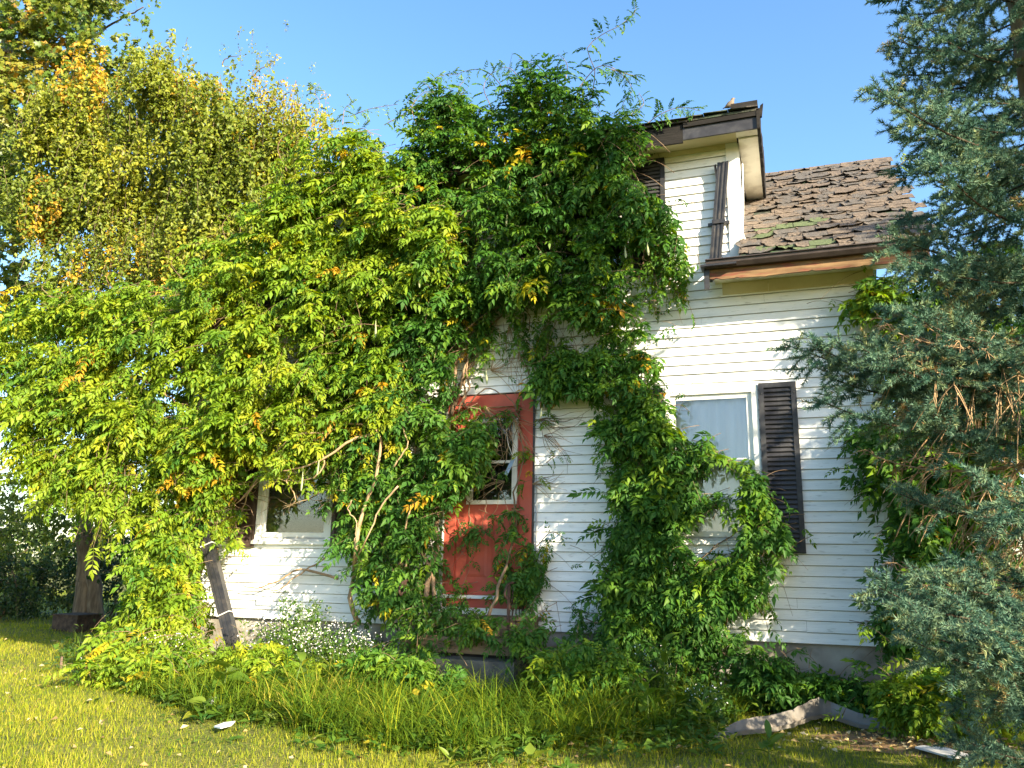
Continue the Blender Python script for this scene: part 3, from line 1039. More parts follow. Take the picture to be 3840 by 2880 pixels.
    # white cable down the corner
    MB().tube(bez([(DR + 0.06, 0.1, 5.6), (DR + 0.05, 0.05, 5.1), (DR + 0.035, -0.01, 4.75), (DR + 0.06, -0.04, 4.62), (DR + 0.03, -0.05, 4.5)], 16), 0.008, 0.008, 5).build('cable', M_TRIM, HOUSE)


roofs()


def downspout():
    r = bpy.data.objects.new('downspout', None)
    COL.objects.link(r)
    r.parent = HOUSE
    r.location = (2.6, -0.06, 4.4)
    r['label'] = 'dark metal downspout hanging askew on the upper wall'
    a, b = at(2712, 612, -0.075), at(2683, 975, -0.075)
    V, F = [], []
    prof = [(u * 1.6, w * 1.15) for u, w in [(-.037, -.03), (-.02, -.03), (-.018, -.024), (-.006, -.024), (-.004, -.03), (.006, -.03), (.008, -.024), (.02, -.024), (.022, -.03), (.037, -.03), (.037, .03), (-.037, .03)]]
    n = len(prof)
    for P, top in ((b, 0), (a, 1)):
        for u, w in prof: V.append((P[0] + u, P[1] + w, P[2] + (0.05 * (u + 0.03) if top else 0)))
    F = [tuple(range(n - 1, -1, -1))] + [(i, (i + 1) % n, (i + 1) % n + n, i + n) for i in range(n)]
    MB().add(V, F).build('pipe', M_DARKMETAL, r)
    MB().hexa([(a[0] - .072, a[1] - .03, a[2] - 0.3), (a[0] - .062, a[1] - .03, a[2] - 0.3), (a[0] - .062, a[1] + .02, a[2] - 0.3), (a[0] - .072, a[1] + .02, a[2] - 0.3),
               (a[0] - .098, a[1] - .03, a[2] - .02), (a[0] - .092, a[1] - .03, a[2] - .02), (a[0] - .075, a[1] + .0, a[2] + .0), (a[0] - .08, a[1] + .0, a[2] + .0)]).build('torn_seam', M_DARKMETAL, r)
    c = at(2696, 836, -0.08)
    MB().box(c[0] - .068, c[0] + .068, c[1] - .045, c[1] + .035, c[2] - .02, c[2] + .025).box(c[0] - .115, c[0] - .068, c[1] + .0, c[1] + .03, c[2] - .02, c[2] + .01).box(c[0] + .068, c[0] + .11, c[1] + .0, c[1] + .03, c[2] - .015, c[2] + .015).build('bracket', M_DARKMETAL, r)
    mb = MB()
    P0 = [(b[0] + u, b[1] + w, b[2] + 0.01) for u, w in prof]
    P1 = [(b[0] + 0.005 + u * 1.1, b[1] - 0.22 + w * 0.8, b[2] - 0.10) for u, w in prof]
    P2 = [(b[0] + 0.005 + u * 1.1, b[1] - 0.40 + w * 0.8, b[2] - 0.16) for u, w in prof]
    Fq = []
    for q in (0, n):
        Fq += [(q + i, q + (i + 1) % n, q + (i + 1) % n + n, q + i + n) for i in range(n)]
    mb.add(P0 + P1 + P2, Fq).build('elbow', M_DARKMETAL, r)


downspout()
# ------------------------------------------------------------------ steps, railing and loose things
def steps():
    r = empty('front_steps', (0, -0.8, 0), 'concrete and timber steps up to the red door, half buried in weeds', 'steps')
    MB().box(-0.66, 0.60, -1.12, -0.84, -0.05, 0.15).build('concrete_step', M_CONC, r)
    MB().box(-0.68, 0.62, -0.85, -0.57, -0.05, 0.36).build('concrete_step', M_CONC, r)
    MB().box(-0.66, 0.62, -0.56, -0.02, -0.05, 0.48).build('landing_base', M_CHAR, r)
    for k in range(4):
        y0 = -0.63 + k * 0.15
        q = MB()
        j = random.gauss(0, 0.004)
        q.hexa([(-0.72, y0, 0.505 + j), (0.68, y0, 0.505 - j), (0.68, y0 + 0.142, 0.505), (-0.72, y0 + 0.142, 0.505),
                (-0.72, y0, 0.545 + j), (0.68, y0, 0.545 - j), (0.68, y0 + 0.142, 0.545), (-0.72, y0 + 0.142, 0.545)])
        q.build('landing_plank', M_WOOD, r)
    MB().box(-0.70, 0.66, -0.60, -0.562, 0.39, 0.504).build('landing_beam', M_WOOD, r)
    MB().box(-0.58, 0.60, -0.26, -0.036, 0.546, 0.70).build('top_step', M_WOOD, r)
    MB().box(-0.61, 0.63, -0.29, -0.036, 0.701, 0.735).build('top_tread', M_WOOD, r)


steps()


def railing(x, label):
    r = empty('iron_railing', (x, -0.5, 0.5), label, 'railing', 'iron railings beside the front steps')
    for y in (-0.55, -0.10):
        MB().box(x - 0.013, x + 0.013, y - 0.013, y + 0.013, 0.5, 1.06).build('post', M_IRON, r)
    MB().tube(bez([(x, -0.10, 1.10), (x, -0.3, 1.085), (x, -0.55, 1.07), (x, -0.64, 1.03), (x, -0.67, 0.97), (x, -0.63, 0.93), (x, -0.60, 0.96)], 24), 0.014, 0.011, 6).build('handrail', M_IRON, r)
    MB().box(x - 0.01, x + 0.01, -0.54, -0.11, 0.61, 0.63).build('bottom_rail', M_IRON, r)
    for k in range(3):
        y = -0.43 + k * 0.11
        MB().tube([(x, y, 0.63), (x, y, 1.07)], 0.006, 0.006, 5).build('baluster', M_IRON, r)
        s = [(x + 0.001, y + 0.045 * math.cos(t) * (0.3 + 0.7 * t / 9), 0.86 + 0.08 * math.sin(t) * (0.3 + 0.7 * t / 9)) for t in np.linspace(0.5, 9, 22)]
        MB().tube(s, 0.005, 0.005, 4).build('scroll', M_IRON, r)


railing(-0.70, 'rusty iron scroll railing left of the steps, wrapped in vine')
railing(0.45, 'rusty iron scroll railing in front of the red door, right side')


def leaning_gutter():
    a, b = at(742, 1880, -0.42), at(925, 2400, -0.62)
    b[2] = ground_z(b[0], b[1]) - 0.02
    r = empty('leaning_downspout', (b[0], b[1], 0), 'old dark metal downspout leaning against the left wall, tied with white cord', 'downspout')
    d = unit(a - b)
    s = unit(np.cross(d, [0.25, -1, 0]))
    n = np.cross(s, d)
    w, t = 0.066, 0.05
    P = []
    for q in (b, a):
        P += [q + s * w + n * t, q - s * w + n * t, q - s * w - n * t, q + s * w - n * t]
    MB().hexa([P[0], P[1], P[2], P[3], P[4], P[5], P[6], P[7]]).build('pipe', M_DARKMETAL, r)
    for f in (0.04, -0.04):
        P = []
        for q in (b, a):
            c = q + s * (w * 0.35 if f > 0 else -w * 0.35)
            P += [c + s * 0.006 + n * (t + 0.006), c - s * 0.006 + n * (t + 0.006), c - s * 0.006 - n * (t + 0.006), c + s * 0.006 - n * (t + 0.006)]
        MB().hexa(P).build('rib', M_DARKMETAL, r)
    for h in (0.36, 0.74):
        c = b + (a - b) * h
        q = MB()
        pts = [c + s * (w + .007) * x + n * (t + .009) * y for x, y in ((1, 1), (-1, 1), (-1, -1), (1, -1), (1, 1))]
        q.tube(pts, 0.006, 0.006, 5)
        q.build('cord', M_CORD, r)


leaning_gutter()


def bent_sheet():
    # fallen strip of eave metal, kinked and lying in the weeds
    P = [(2655, 2752, -0.02, 0.06), (2760, 2725, 0.02, 0.12), (2860, 2712, 0.02, 0.15), (2960, 2695, 0.02, 0.16), (3030, 2680, 0.04, 0.19), (3078, 2672, 0.05, 0.21), (3120, 2672, 0.04, 0.17), (3220, 2690, 0.01, 0.14), (3360, 2705, -0.02, 0.11)]
    K = []
    for i in range(len(P) - 1):
        for t in np.linspace(0, 1, 5)[:-1]: K.append(np.array(P[i]) * (1 - t) + np.array(P[i + 1]) * t)
    K.append(np.array(P[-1], float))
    V, F = [], []
    for px, py, zb, h in K:
        c = gr(px, py + 38)
        zb += rng.normal(0, 0.004)
        h *= 0.7 + rng.normal(0, 0.012)
        w = 0.0
        V += [(c[0], c[1] - 0.075, zb + 0.03), (c[0], c[1] - 0.07 + w, zb), (c[0], c[1] + w, zb + 0.004), (c[0], c[1] + 0.02 - w, zb + h * 0.5), (c[0], c[1] + 0.045, zb + h), (c[0], c[1] + 0.065, zb + h - 0.012),
              (c[0], c[1] + 0.064, zb + h - 0.016), (c[0], c[1] + 0.048, zb + h - 0.004), (c[0], c[1] + 0.024 - w, zb + h * 0.5), (c[0], c[1] + 0.004 + w, zb), (c[0], c[1] - 0.068 + w, zb - 0.004), (c[0], c[1] - 0.078, zb + 0.03)]
    n, m = len(K), 12
    for i in range(n - 1):
        for r in range(m): F.append((m * i + r, m * i + m + r, m * i + m + (r + 1) % m, m * i + (r + 1) % m))
    F += [tuple(range(m)), tuple(m * (n - 1) + k for k in range(m - 1, -1, -1))]
    tag(MB().add(V, F).build('fallen_metal_strip', M_SHEET), 'long bent strip of grey brown metal lying in the weeds at right', 'metal strip')


bent_sheet()


def flat_piece(name, pts, m, h, label, cat):
    V = [tuple(gr(x, y, 0.02 + i * 0.004)) for i, (x, y) in enumerate(pts)]
    V += [(a, b, c + h) for a, b, c in V]
    n = len(pts)
    F = [tuple(range(n - 1, -1, -1)), tuple(range(n, 2 * n))] + [(i, (i + 1) % n, (i + 1) % n + n, i + n) for i in range(n)]
    tag(MB().add(V, F).build(name, m), label, cat)


flat_piece('board_scrap', [(3432, 2806), (3462, 2801), (3545, 2808), (3655, 2842), (3570, 2846)], M_PALEBOARD, 0.012, 'pale pointed board scrap lying on bare earth at lower right', 'board')
flat_piece('paper_scrap', [(802, 2728), (838, 2714), (882, 2708), (868, 2722), (826, 2733)], M_FLOWER, 0.01, 'small white scrap lying at the edge of the lawn grass', 'scrap')
flat_piece('paper_scrap', [(778, 2650), (800, 2610), (822, 2602), (810, 2640), (790, 2662)], M_FLOWER, 0.05, 'crumpled white scrap caught in the tall grass', 'scrap')
# branch on the earth at right, stake on the lawn, dark box and rock under the trees
p = [gr(x, y, z) for x, y, z in ((3850, 2735, 0.09), (3740, 2780, 0.05), (3660, 2808, 0.03), (3600, 2822, 0.02))]
tag(MB().tube(bez(p, 12), 0.013, 0.006, 6).build('fallen_branch', M_TWIG), 'thin bare branch lying on the earth at far right', 'branch')
c = gr(228, 2510)
tag(MB().tube([(c[0], c[1], -0.03), (c[0] - 0.01, c[1], 0.14)], 0.016, 0.014, 7).build('wooden_stake', M_ROCK), 'short brown stake standing in the sunlit lawn', 'stake')
c = gr(105, 2382)
c[1] += 0.9
tag(MB().box(c[0] - 0.3, c[0] + 0.25, c[1] - 0.2, c[1] + 0.3, -0.02, 0.27).box(c[0] - 0.32, c[0] + 0.27, c[1] - 0.22, c[1] + 0.32, 0.271, 0.29).build('dark_crate', M_SPBARK), 'dark box standing in the shade beside the tree trunk', 'box')
c = gr(455, 2405)
mb = MB()
ico = [(math.cos(t) * math.cos(f), math.sin(t) * math.cos(f), math.sin(f)) for f in (-1.2, -.6, 0, .6, 1.2) for t in np.linspace(0, 2 * math.pi, 9)[:-1]]
V = [(c[0] + a * 0.2 * (1 + .15 * random.random()), c[1] + b * 0.2 * (1 + .15 * random.random()), 0.14 + q * 0.2 * (1 + .1 * random.random())) for a, b, q in ico]
F = [(r * 8 + k, r * 8 + (k + 1) % 8, (r + 1) * 8 + (k + 1) % 8, (r + 1) * 8 + k) for r in range(4) for k in range(8)] + [tuple(range(7, -1, -1)), tuple(range(32, 40))]
tag(mb.add(V, F).build('field_stone', M_ROCK), 'rounded brown stone at the foot of the corner vine', 'stone')


def bird():
    c = at(2738, 415, -0.36)
    c[2] = 5.985
    # one body: rings along a line tail -> breast -> head -> beak
    spine = [((-0.075, 0, 0.045), 0.005), ((-0.055, 0, 0.052), 0.010), ((-0.03, 0, 0.062), 0.022), ((-0.01, 0, 0.072), 0.031), ((0.01, 0, 0.085), 0.034), ((0.022, 0, 0.102), 0.028),
             ((0.027, 0, 0.118), 0.0195), ((0.031, 0, 0.130), 0.0205), ((0.037, 0, 0.140), 0.017), ((0.046, 0, 0.143), 0.008), ((0.058, 0, 0.142), 0.002)]
    V, F = [], []
    n = 10
    P = np.array([s[0] for s in spine])
    d = unit(np.gradient(P, axis=0))
    for i, (p, r) in enumerate(spine):
        a = np.array([0, 1.0, 0])
        b = np.cross(d[i], a)
        for k in range(n):
            t = 2 * math.pi * k / n
            V.append(c + P[i] + r * (a * math.cos(t) + b * math.sin(t) * (0.5 if i < 2 else 1)))
    for i in range(len(spine) - 1):
        for k in range(n): F.append((i * n + k, i * n + (k + 1) % n, (i + 1) * n + (k + 1) % n, (i + 1) * n + k))
    F += [tuple(range(n - 1, -1, -1)), tuple((len(spine) - 1) * n + k for k in range(n))]
    mb = MB().add(V, F)
    for y in (-0.01, 0.01):
        mb.tube([c + [0.0, y, 0.05], c + [0.004, y, 0.02], c + [0.0, y, -0.012]], 0.003, 0.002, 5)
    tag(mb.build('bird', M_BIRD, None, True), 'small brown bird perched on the edge of the dormer roof', 'bird')


bird()
# blue tag on a wire, hanging in the twigs before the door glass
a, b = at(1925, 1720, -0.16), at(1905, 1762, -0.16)
t = empty('hanging_tag', a, 'small blue tag hanging on a wire before the door window', 'tag')
d = unit(b - a); s = np.cross(d, [0, 1, 0])
w = 0.02
MB().hexa([a + s * w, a - s * w, a - s * w + [0, .003, 0], a + s * w + [0, .003, 0], b + d * .06 + s * w, b + d * .06 - s * w, b + d * .06 - s * w + [0, .003, 0], b + d * .06 + s * w + [0, .003, 0]]).build('plate', M_BLUE, t)
MB().tube(bez([at(1898, 1600, -0.15), at(1905, 1660, -0.17), at(1915, 1690, -0.16), a], 10), 0.003, 0.003, 4).build('wire', M_CORD, t)

# ------------------------------------------------------------------ leaf templates
def leaflet(L, W, fold=0.25, droop=0.3):
    """five points: base, middle, tip, left, right"""
    V = np.array([(0, 0, 0), (0.5 * L, 0, 0.02 * L), (L, 0, -droop * L * 0.45), (0.42 * L, W / 2, fold * W * 0.5 - 0.02 * L), (0.42 * L, -W / 2, fold * W * 0.5 - 0.02 * L)])
    F = np.array([(0, 4, 1), (1, 4, 2), (0, 1, 3), (1, 2, 3)])
    return V, F


def leaflet2(L, W, fold=0.25, droop=0.3):
    """the same leaflet as a folded diamond, for the mass"""
    V = np.array([(0, 0, 0), (0.44 * L, W / 2, fold * W * 0.5 + 0.02 * L), (L, 0, -droop * L * 0.45), (0.44 * L, -W / 2, fold * W * 0.5 + 0.02 * L)])
    return V, np.array([(0, 2, 1), (0, 3, 2)])


def rotz(V, a):
    c, s = math.cos(a), math.sin(a)
    return V @ np.array([[c, s, 0], [-s, c, 0], [0, 0, 1]])


def roty(V, a):
    c, s = math.cos(a), math.sin(a)
    return V @ np.array([[c, 0, -s], [0, 1, 0], [s, 0, c]])


def rotx(V, a):
    c, s = math.cos(a), math.sin(a)
    return V @ np.array([[1, 0, 0], [0, c, s], [0, -s, c]])


def compound(pairs, L, W, droop, r, leaflet=leaflet):
    """a pinnate leaf one unit long: leaflets in pairs and one at the end, rachis sagging"""
    VV, FF, b = [], [], 0
    def put(x, ang, ll, hang):
        nonlocal b
        V, F = leaflet(ll, ll * W / L, r.uniform(0.1, 0.5), r.uniform(0.2, 0.7))
        V = rotx(V, r.normal(0, 0.35))
        V = roty(V, hang)
        V = rotz(V, ang)
        V = V + np.array([x, 0, -droop * x * x])
        VV.append(V); FF.append(F + b); b += len(V)
    for k in range(pairs):
        x = 0.16 + 0.74 * k / (pairs - 1)
        ll = L * (0.8 + 0.3 * math.sin(math.pi * (k + 0.7) / pairs)) * r.uniform(0.88, 1.1)
        for s in (1, -1):
            put(x + r.uniform(-0.02, 0.02), s * (math.radians(62) - 0.35 * k / pairs + r.normal(0, 0.12)), ll, 0.18 + 0.35 * droop + r.normal(0, 0.12))
    put(0.93, r.normal(0, 0.1), L * 1.15, 0.35 + droop)
    V, F = leaflet(0.95, 0.012, 0, 0)
    V[:, 2] = -droop * V[:, 0] ** 2 - 0.004
    VV.append(V); FF.append(F + b)
    return np.vstack(VV), np.vstack(FF)


WIST = [compound(p, 0.36, 0.135, dr, np.random.default_rng(50 + i)) for i, (p, dr) in enumerate([(5, 0.25), (5, 0.45), (6, 0.35), (6, 0.6), (4, 0.2), (5, 0.75)])]
WIST2 = [compound(p, 0.36, 0.15, dr, np.random.default_rng(50 + i), leaflet2) for i, (p, dr) in enumerate([(5, 0.25), (5, 0.45), (6, 0.35), (6, 0.6), (4, 0.2), (5, 0.75), (4, 0.5), (3, 0.4)])]
SMALL = [leaflet2(1.0, 0.66, 0.3, 0.25), leaflet2(1.0, 0.52, 0.5, 0.5)]


def maple_tpl():
    V = np.array([(0, 0, 0), (0.25, 0.48, .05), (0.42, 0.26, .0), (0.78, 0.40, -.08), (0.70, 0.14, .0), (1.0, 0, -.15), (0.70, -0.14, .0), (0.78, -0.40, -.08), (0.42, -0.26, .0), (0.25, -0.48, .05)])
    F = np.array([(0, 2, 1), (0, 4, 2), (2, 4, 3), (0, 6, 4), (4, 6, 5), (0, 8, 6), (6, 8, 7), (0, 9, 8)])
    return V, F


MAPLE = maple_tpl()


def stamp(templates, pos, Rm, size, tint):
    idx = rng.integers(0, len(templates), len(pos))
    parts = []
    for k, (TV, TF) in enumerate(templates):
        q = idx == k
        if q.any(): parts.append(instance(TV, TF, pos[q], Rm[q], size[q], tint[q]))
    return join(parts)


def twig_mesh(lines, r0, r1):
    """many three-sided twigs in one array pass; lines is (N, K, 3)"""
    L = np.asarray(lines)
    N, K, _ = L.shape
    d = unit(np.gradient(L, axis=1))
    a = unit(np.cross(d, np.array([0.31, 0.17, 0.93])))
    b = np.cross(d, a)
    rad = np.linspace(r0, r1, K)[None, :, None]
    ring = [L + rad * (math.cos(t) * a + math.sin(t) * b) for t in (0, 2.094, 4.189)]
    V = np.stack(ring, 2).reshape(-1, 3)
    base = (np.arange(N) * K * 3)[:, None, None] + (np.arange(K - 1) * 3)[None, :, None]
    F = []
    for j in range(3):
        j2 = (j + 1) % 3
        F.append(np.stack([base[..., 0] + j, base[..., 0] + j2, base[..., 0] + 3 + j2, base[..., 0] + 3 + j], -1).reshape(-1, 4))
    return V, np.vstack(F)


# ------------------------------------------------------------------ the vines
def shoots_to_leaves(base, dirs, length, per, size, tint, out=np.array([0.25, -1.0, 0.0]), droop=0.5, up=0.75):
    """shoots (N) with compound leaves set left and right; returns leaves and shoot lines"""
    N = len(base)
    K = 6
    t = np.linspace(0, 1, K)
    sag = np.array([0, 0, -1.0])
    L = base[:, None, :] + dirs[:, None, :] * (length[:, None, None] * t[None, :, None]) + sag * (0.35 * length[:, None, None] * (t ** 2)[None, :, None])
    pos, ld, ln, sz, tt = [], [], [], [], []
    for i in range(N):
        m = per[i]
        u = np.sort(rng.random(m)) ** 0.8
        P = np.stack([np.interp(u, t, L[i, :, c]) for c in range(3)], -1)
        d = dirs[i]
        side = np.cross(d, np.array([0, 0, 1.0]))
        if np.linalg.norm(side) < 0.2: side = np.array([1.0, 0, 0])
        side = unit(side)
        sg = np.where(np.arange(m) % 2 == 0, 1.0, -1.0)
        dd = sg[:, None] * side * 0.75 + d * 0.45 + out * rng.uniform(0.1, 0.8, (m, 1)) + np.array([0, 0, -droop]) * rng.uniform(0.3, 1.4, (m, 1)) + rng.normal(0, 0.3, (m, 3))
        nn = np.array([0, 0, up]) + out * 0.55 + rng.normal(0, 0.28, (m, 3))
        pos.append(P); ld.append(dd); ln.append(nn)
        sz.append(size[i] * rng.uniform(0.5, 1.2, m))
        tt.append(np.clip(tint[i] + rng.normal(0, 0.06, m), 0, 1))
    return np.vstack(pos), np.vstack(ld), np.vstack(ln), np.concatenate(sz), np.concatenate(tt), L


DENS = 0.72


def region(P, Y, thick, n, per=(7, 13), size=(0.13, 0.28), tint=0.3, tsd=0.06, yellow=0.03, holes=(), length=(0.25, 0.6), droop=0.5, dmode='side', front=0.6):
    """a leafy mass: its outline measured at depth Y, filled from Y to Y - thick"""
    pz = poly_xz(P, Y - 0.6 * thick)
    hz = [poly_xz(h, Y - 0.6 * thick) for h in holes]
    n = int(n * DENS)
    q = sample_poly(pz, n)
    # shoots grow in clumps
    nc = max(3, n // 9)
    cc = sample_poly(pz, nc)
    j = rng.integers(0, nc, n)
    mixed = np.where(rng.random((n, 1)) < 0.5, cc[j] + rng.normal(0, 0.13, (n, 2)), q)
    cy = rng.random(nc)
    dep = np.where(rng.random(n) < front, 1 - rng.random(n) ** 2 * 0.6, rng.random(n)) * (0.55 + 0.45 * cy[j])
    keep = np.ones(n, bool)
    for h in hz: keep &= ~inpoly(mixed[:, 0], mixed[:, 1], h)
    mixed, dep = mixed[keep], dep[keep]
    n = len(mixed)
    base = np.stack([mixed[:, 0], Y - thick * dep, mixed[:, 1]], -1)
    ang = rng.uniform(-math.pi, math.pi, n)
    if dmode == 'side':
        d = np.stack([np.cos(ang), -0.35 - 0.5 * rng.random(n), 0.35 * np.sin(ang) - 0.1], -1)
    elif dmode == 'hang':
        d = np.stack([0.4 * np.cos(ang), -0.25 * rng.random(n), -0.9 + 0.2 * np.sin(ang)], -1)
    else:
        d = np.stack([0.7 * np.cos(ang), -0.2 + 0.4 * rng.normal(0, 1, n) * 0.5, 0.8 + 0.3 * np.sin(ang)], -1)
    d = unit(d)
    ln = rng.uniform(*length, n)
    base = base - d * ln[:, None] * 0.5
    tv = np.clip(rng.normal(tint, tsd, n), 0.02, 0.85)
    yl = rng.random(n) < yellow * 0.25
    tv[yl] = rng.uniform(0.78, 0.95, yl.sum())
    r = shoots_to_leaves(base, d, ln, rng.integers(per[0], per[1], n), rng.uniform(*size, n), tv, droop=droop)
    y1 = rng.random(len(r[4])) < yellow * 0.24
    r[4][y1] = rng.uniform(0.75, 1.0, y1.sum())
    tip = r[0] + unit(r[1]) * r[3][:, None] * 0.6
    keep = inpoly(tip[:, 0], tip[:, 2], pz) | (rng.random(len(tip)) < 0.14)
    if True:
        for h in hz: keep &= ~(inpoly(r[0][:, 0], r[0][:, 2], h) | inpoly(tip[:, 0], tip[:, 2], h))
        r = tuple(x[keep] for x in r[:5]) + (r[5],)
    return r


def tendril(P, Y, r=0.006, leaves=10, size=(0.09, 0.18), tint=0.3, dy=0.0, curl=True):
    """a free shoot along measured points with leaves to both sides"""
    pts = bez([A(p, Y + dy * i) for i, p in enumerate(P)], 20)
    m = leaves
    u = np.linspace(0.05, 0.92, m)
    t = np.linspace(0, 1, len(pts))
    pos = np.stack([np.interp(u, t, pts[:, c]) for c in range(3)], -1)
    tg = unit(np.gradient(pts, axis=0))
    tgu = np.stack([np.interp(u, t, tg[:, c]) for c in range(3)], -1)
    sg = np.where(np.arange(m) % 2 == 0, 1.0, -1.0)[:, None]
    side = unit(np.cross(tgu, np.array([0.1, -1, 0.1])))
    d = side * sg * 0.8 + tgu * 0.5 + np.array([0.1, -0.3, -0.35]) + rng.normal(0, 0.25, (m, 3))
    nn = np.array([0.1, -0.4, 0.8]) + rng.normal(0, 0.3, (m, 3))
    sz = rng.uniform(*size, m) * (1.0 - 0.35 * u)
    return (pos, d, nn, sz, np.clip(rng.normal(tint, 0.08, m), 0, 1)), pts, r


def build_vine(root, regs, tends, nparts=300, tmpl=WIST, matl=LEAF_VINE, leafname='leaf'):
    """foliage as one mass, its largest leaves as parts of their own, thin shoots as one part"""
    P = np.vstack([r[0] for r in regs] + [t[0][0] for t in tends])
    D = np.vstack([r[1] for r in regs] + [t[0][1] for t in tends])
    Nn = np.vstack([r[2] for r in regs] + [t[0][2] for t in tends])
    S = np.concatenate([r[3] for r in regs] + [t[0][3] for t in tends])
    T = np.concatenate([r[4] for r in regs] + [t[0][4] for t in tends])
    # keep leaves out of the wall, the roofs and the ground
    tip = P + unit(D) * S[:, None]
    inside = ((P[:, 1] > -0.03) | (tip[:, 1] > -0.03)) & (P[:, 0] > XL - 0.05) & (P[:, 0] < XR + 0.05) & (np.minimum(P[:, 2], tip[:, 2]) < 5.9)
    under = np.minimum(P[:, 2], tip[:, 2]) < 0.02
    k = ~(inside | under)
    P, D, Nn, S, T = P[k], D[k], Nn[k], S[k], T[k]
    Rm = frames(D, Nn)
    # the leaves that show largest become parts
    c = P - CAM
    depth = c @ AX[2]
    px, py = 1920 + FPX * (c @ AX[0]) / depth, 1440 + FPX * (c @ AX[1]) / depth
    vis = (px > 10) & (px < 3830) & (py > 10) & (py < 2870)
    # how much lies in front: coarse depth buffer of the foliage itself
    gx, gy = (px // 45).astype(int), (py // 45).astype(int)
    key = gx * 1000 + gy
    order = np.argsort(depth)
    first = {}
    for i in order:
        if vis[i] and first.get(key[i], 0) < 2: first[key[i]] = first.get(key[i], 0) + 1; 
        else: vis[i] = False
    score = np.where(vis, S / depth, 0)
    pick = np.argsort(-score)[:nparts]
    pick = pick[score[pick] > 0]
    rest = np.ones(len(P), bool)
    rest[pick] = False
    V, F, tt = stamp(WIST2, P[rest], Rm[rest], S[rest], T[rest])
    tag(link('foliage', np_mesh('foliage', V, F, matl, tt), root), kind='stuff')
    cache = {}
    inv = -world_loc(root)
    for i in pick:
        v, tb = int(rng.integers(0, len(tmpl))), int(min(9, T[i] * 10))
        if (v, tb) not in cache:
            TV, TF = tmpl[v]
            cache[(v, tb)] = np_mesh(leafname, TV, TF, matl, np.full(len(TV), tb / 10 + 0.04))
        o = bpy.data.objects.new(leafname, cache[(v, tb)])
        COL.objects.link(o)
        o.parent = root
        R4 = Matrix([[Rm[i][a][b] * S[i] for b in range(3)] + [P[i][a] + inv[a]] for a in range(3)] + [[0, 0, 0, 1]])
        o.matrix_local = R4
    tw = [r[5] for r in regs if len(r[5])]
    if tw:
        LL = np.vstack(tw)
        bad = ((LL[:, :, 1] > -0.02) & (LL[:, :, 0] > XL) & (LL[:, :, 0] < XR) & (LL[:, :, 2] < 5.9)).any(1)
        V, F = twig_mesh(LL[~bad], 0.0035, 0.0015)
        tag(link('thin_shoots', np_mesh('thin_shoots', V, F, M_STEM), root), kind='stuff')
    for t in tends:
        MB().tube(t[1], t[2], t[2] * 0.4, 5).build('tendril', M_STEM, root)
    return len(P)


def stem(root, P, r0, r1, Y=None, n=22, wob=0.02, m=M_STEM, name='stem'):
    pts = bez([A(p[:2], p[2] if len(p) > 2 else Y) for p in P], n)
    pts[1:-1] += rng.normal(0, wob, (len(pts) - 2, 3)) * 0.6
    MB().tube(pts, r0, r1, 7).build(name, m, root, True)


def pods(root, L, Y):
    for x, y, ln in L:
        c = A((x, y), Y)
        h = ln * 1.736 / FPX * 8.0
        bend = random.uniform(-0.02, 0.02)
        mb = MB()
        ring = []
        V, F = [], []
        prof = [(0.0, 0.002), (0.12, 0.004), (0.3, 0.006), (0.5, 0.010), (0.72, 0.0135), (0.9, 0.010), (1.0, 0.002)]
        for t, r in prof:
            for k in range(6):
                a = k * math.pi / 3
                V.append((c[0] + bend * t * t + r * math.cos(a), c[1] + 0.5 * r * math.sin(a), c[2] - h * t))
        for i in range(len(prof) - 1):
            for k in range(6): F.append((i * 6 + k, i * 6 + (k + 1) % 6, i * 6 + 6 + (k + 1) % 6, i * 6 + 6 + k))
        F += [tuple(range(6)), tuple(36 + k for k in range(5, -1, -1))]
        mb.add(V, F).build('seed_pod', M_POD, root, True)


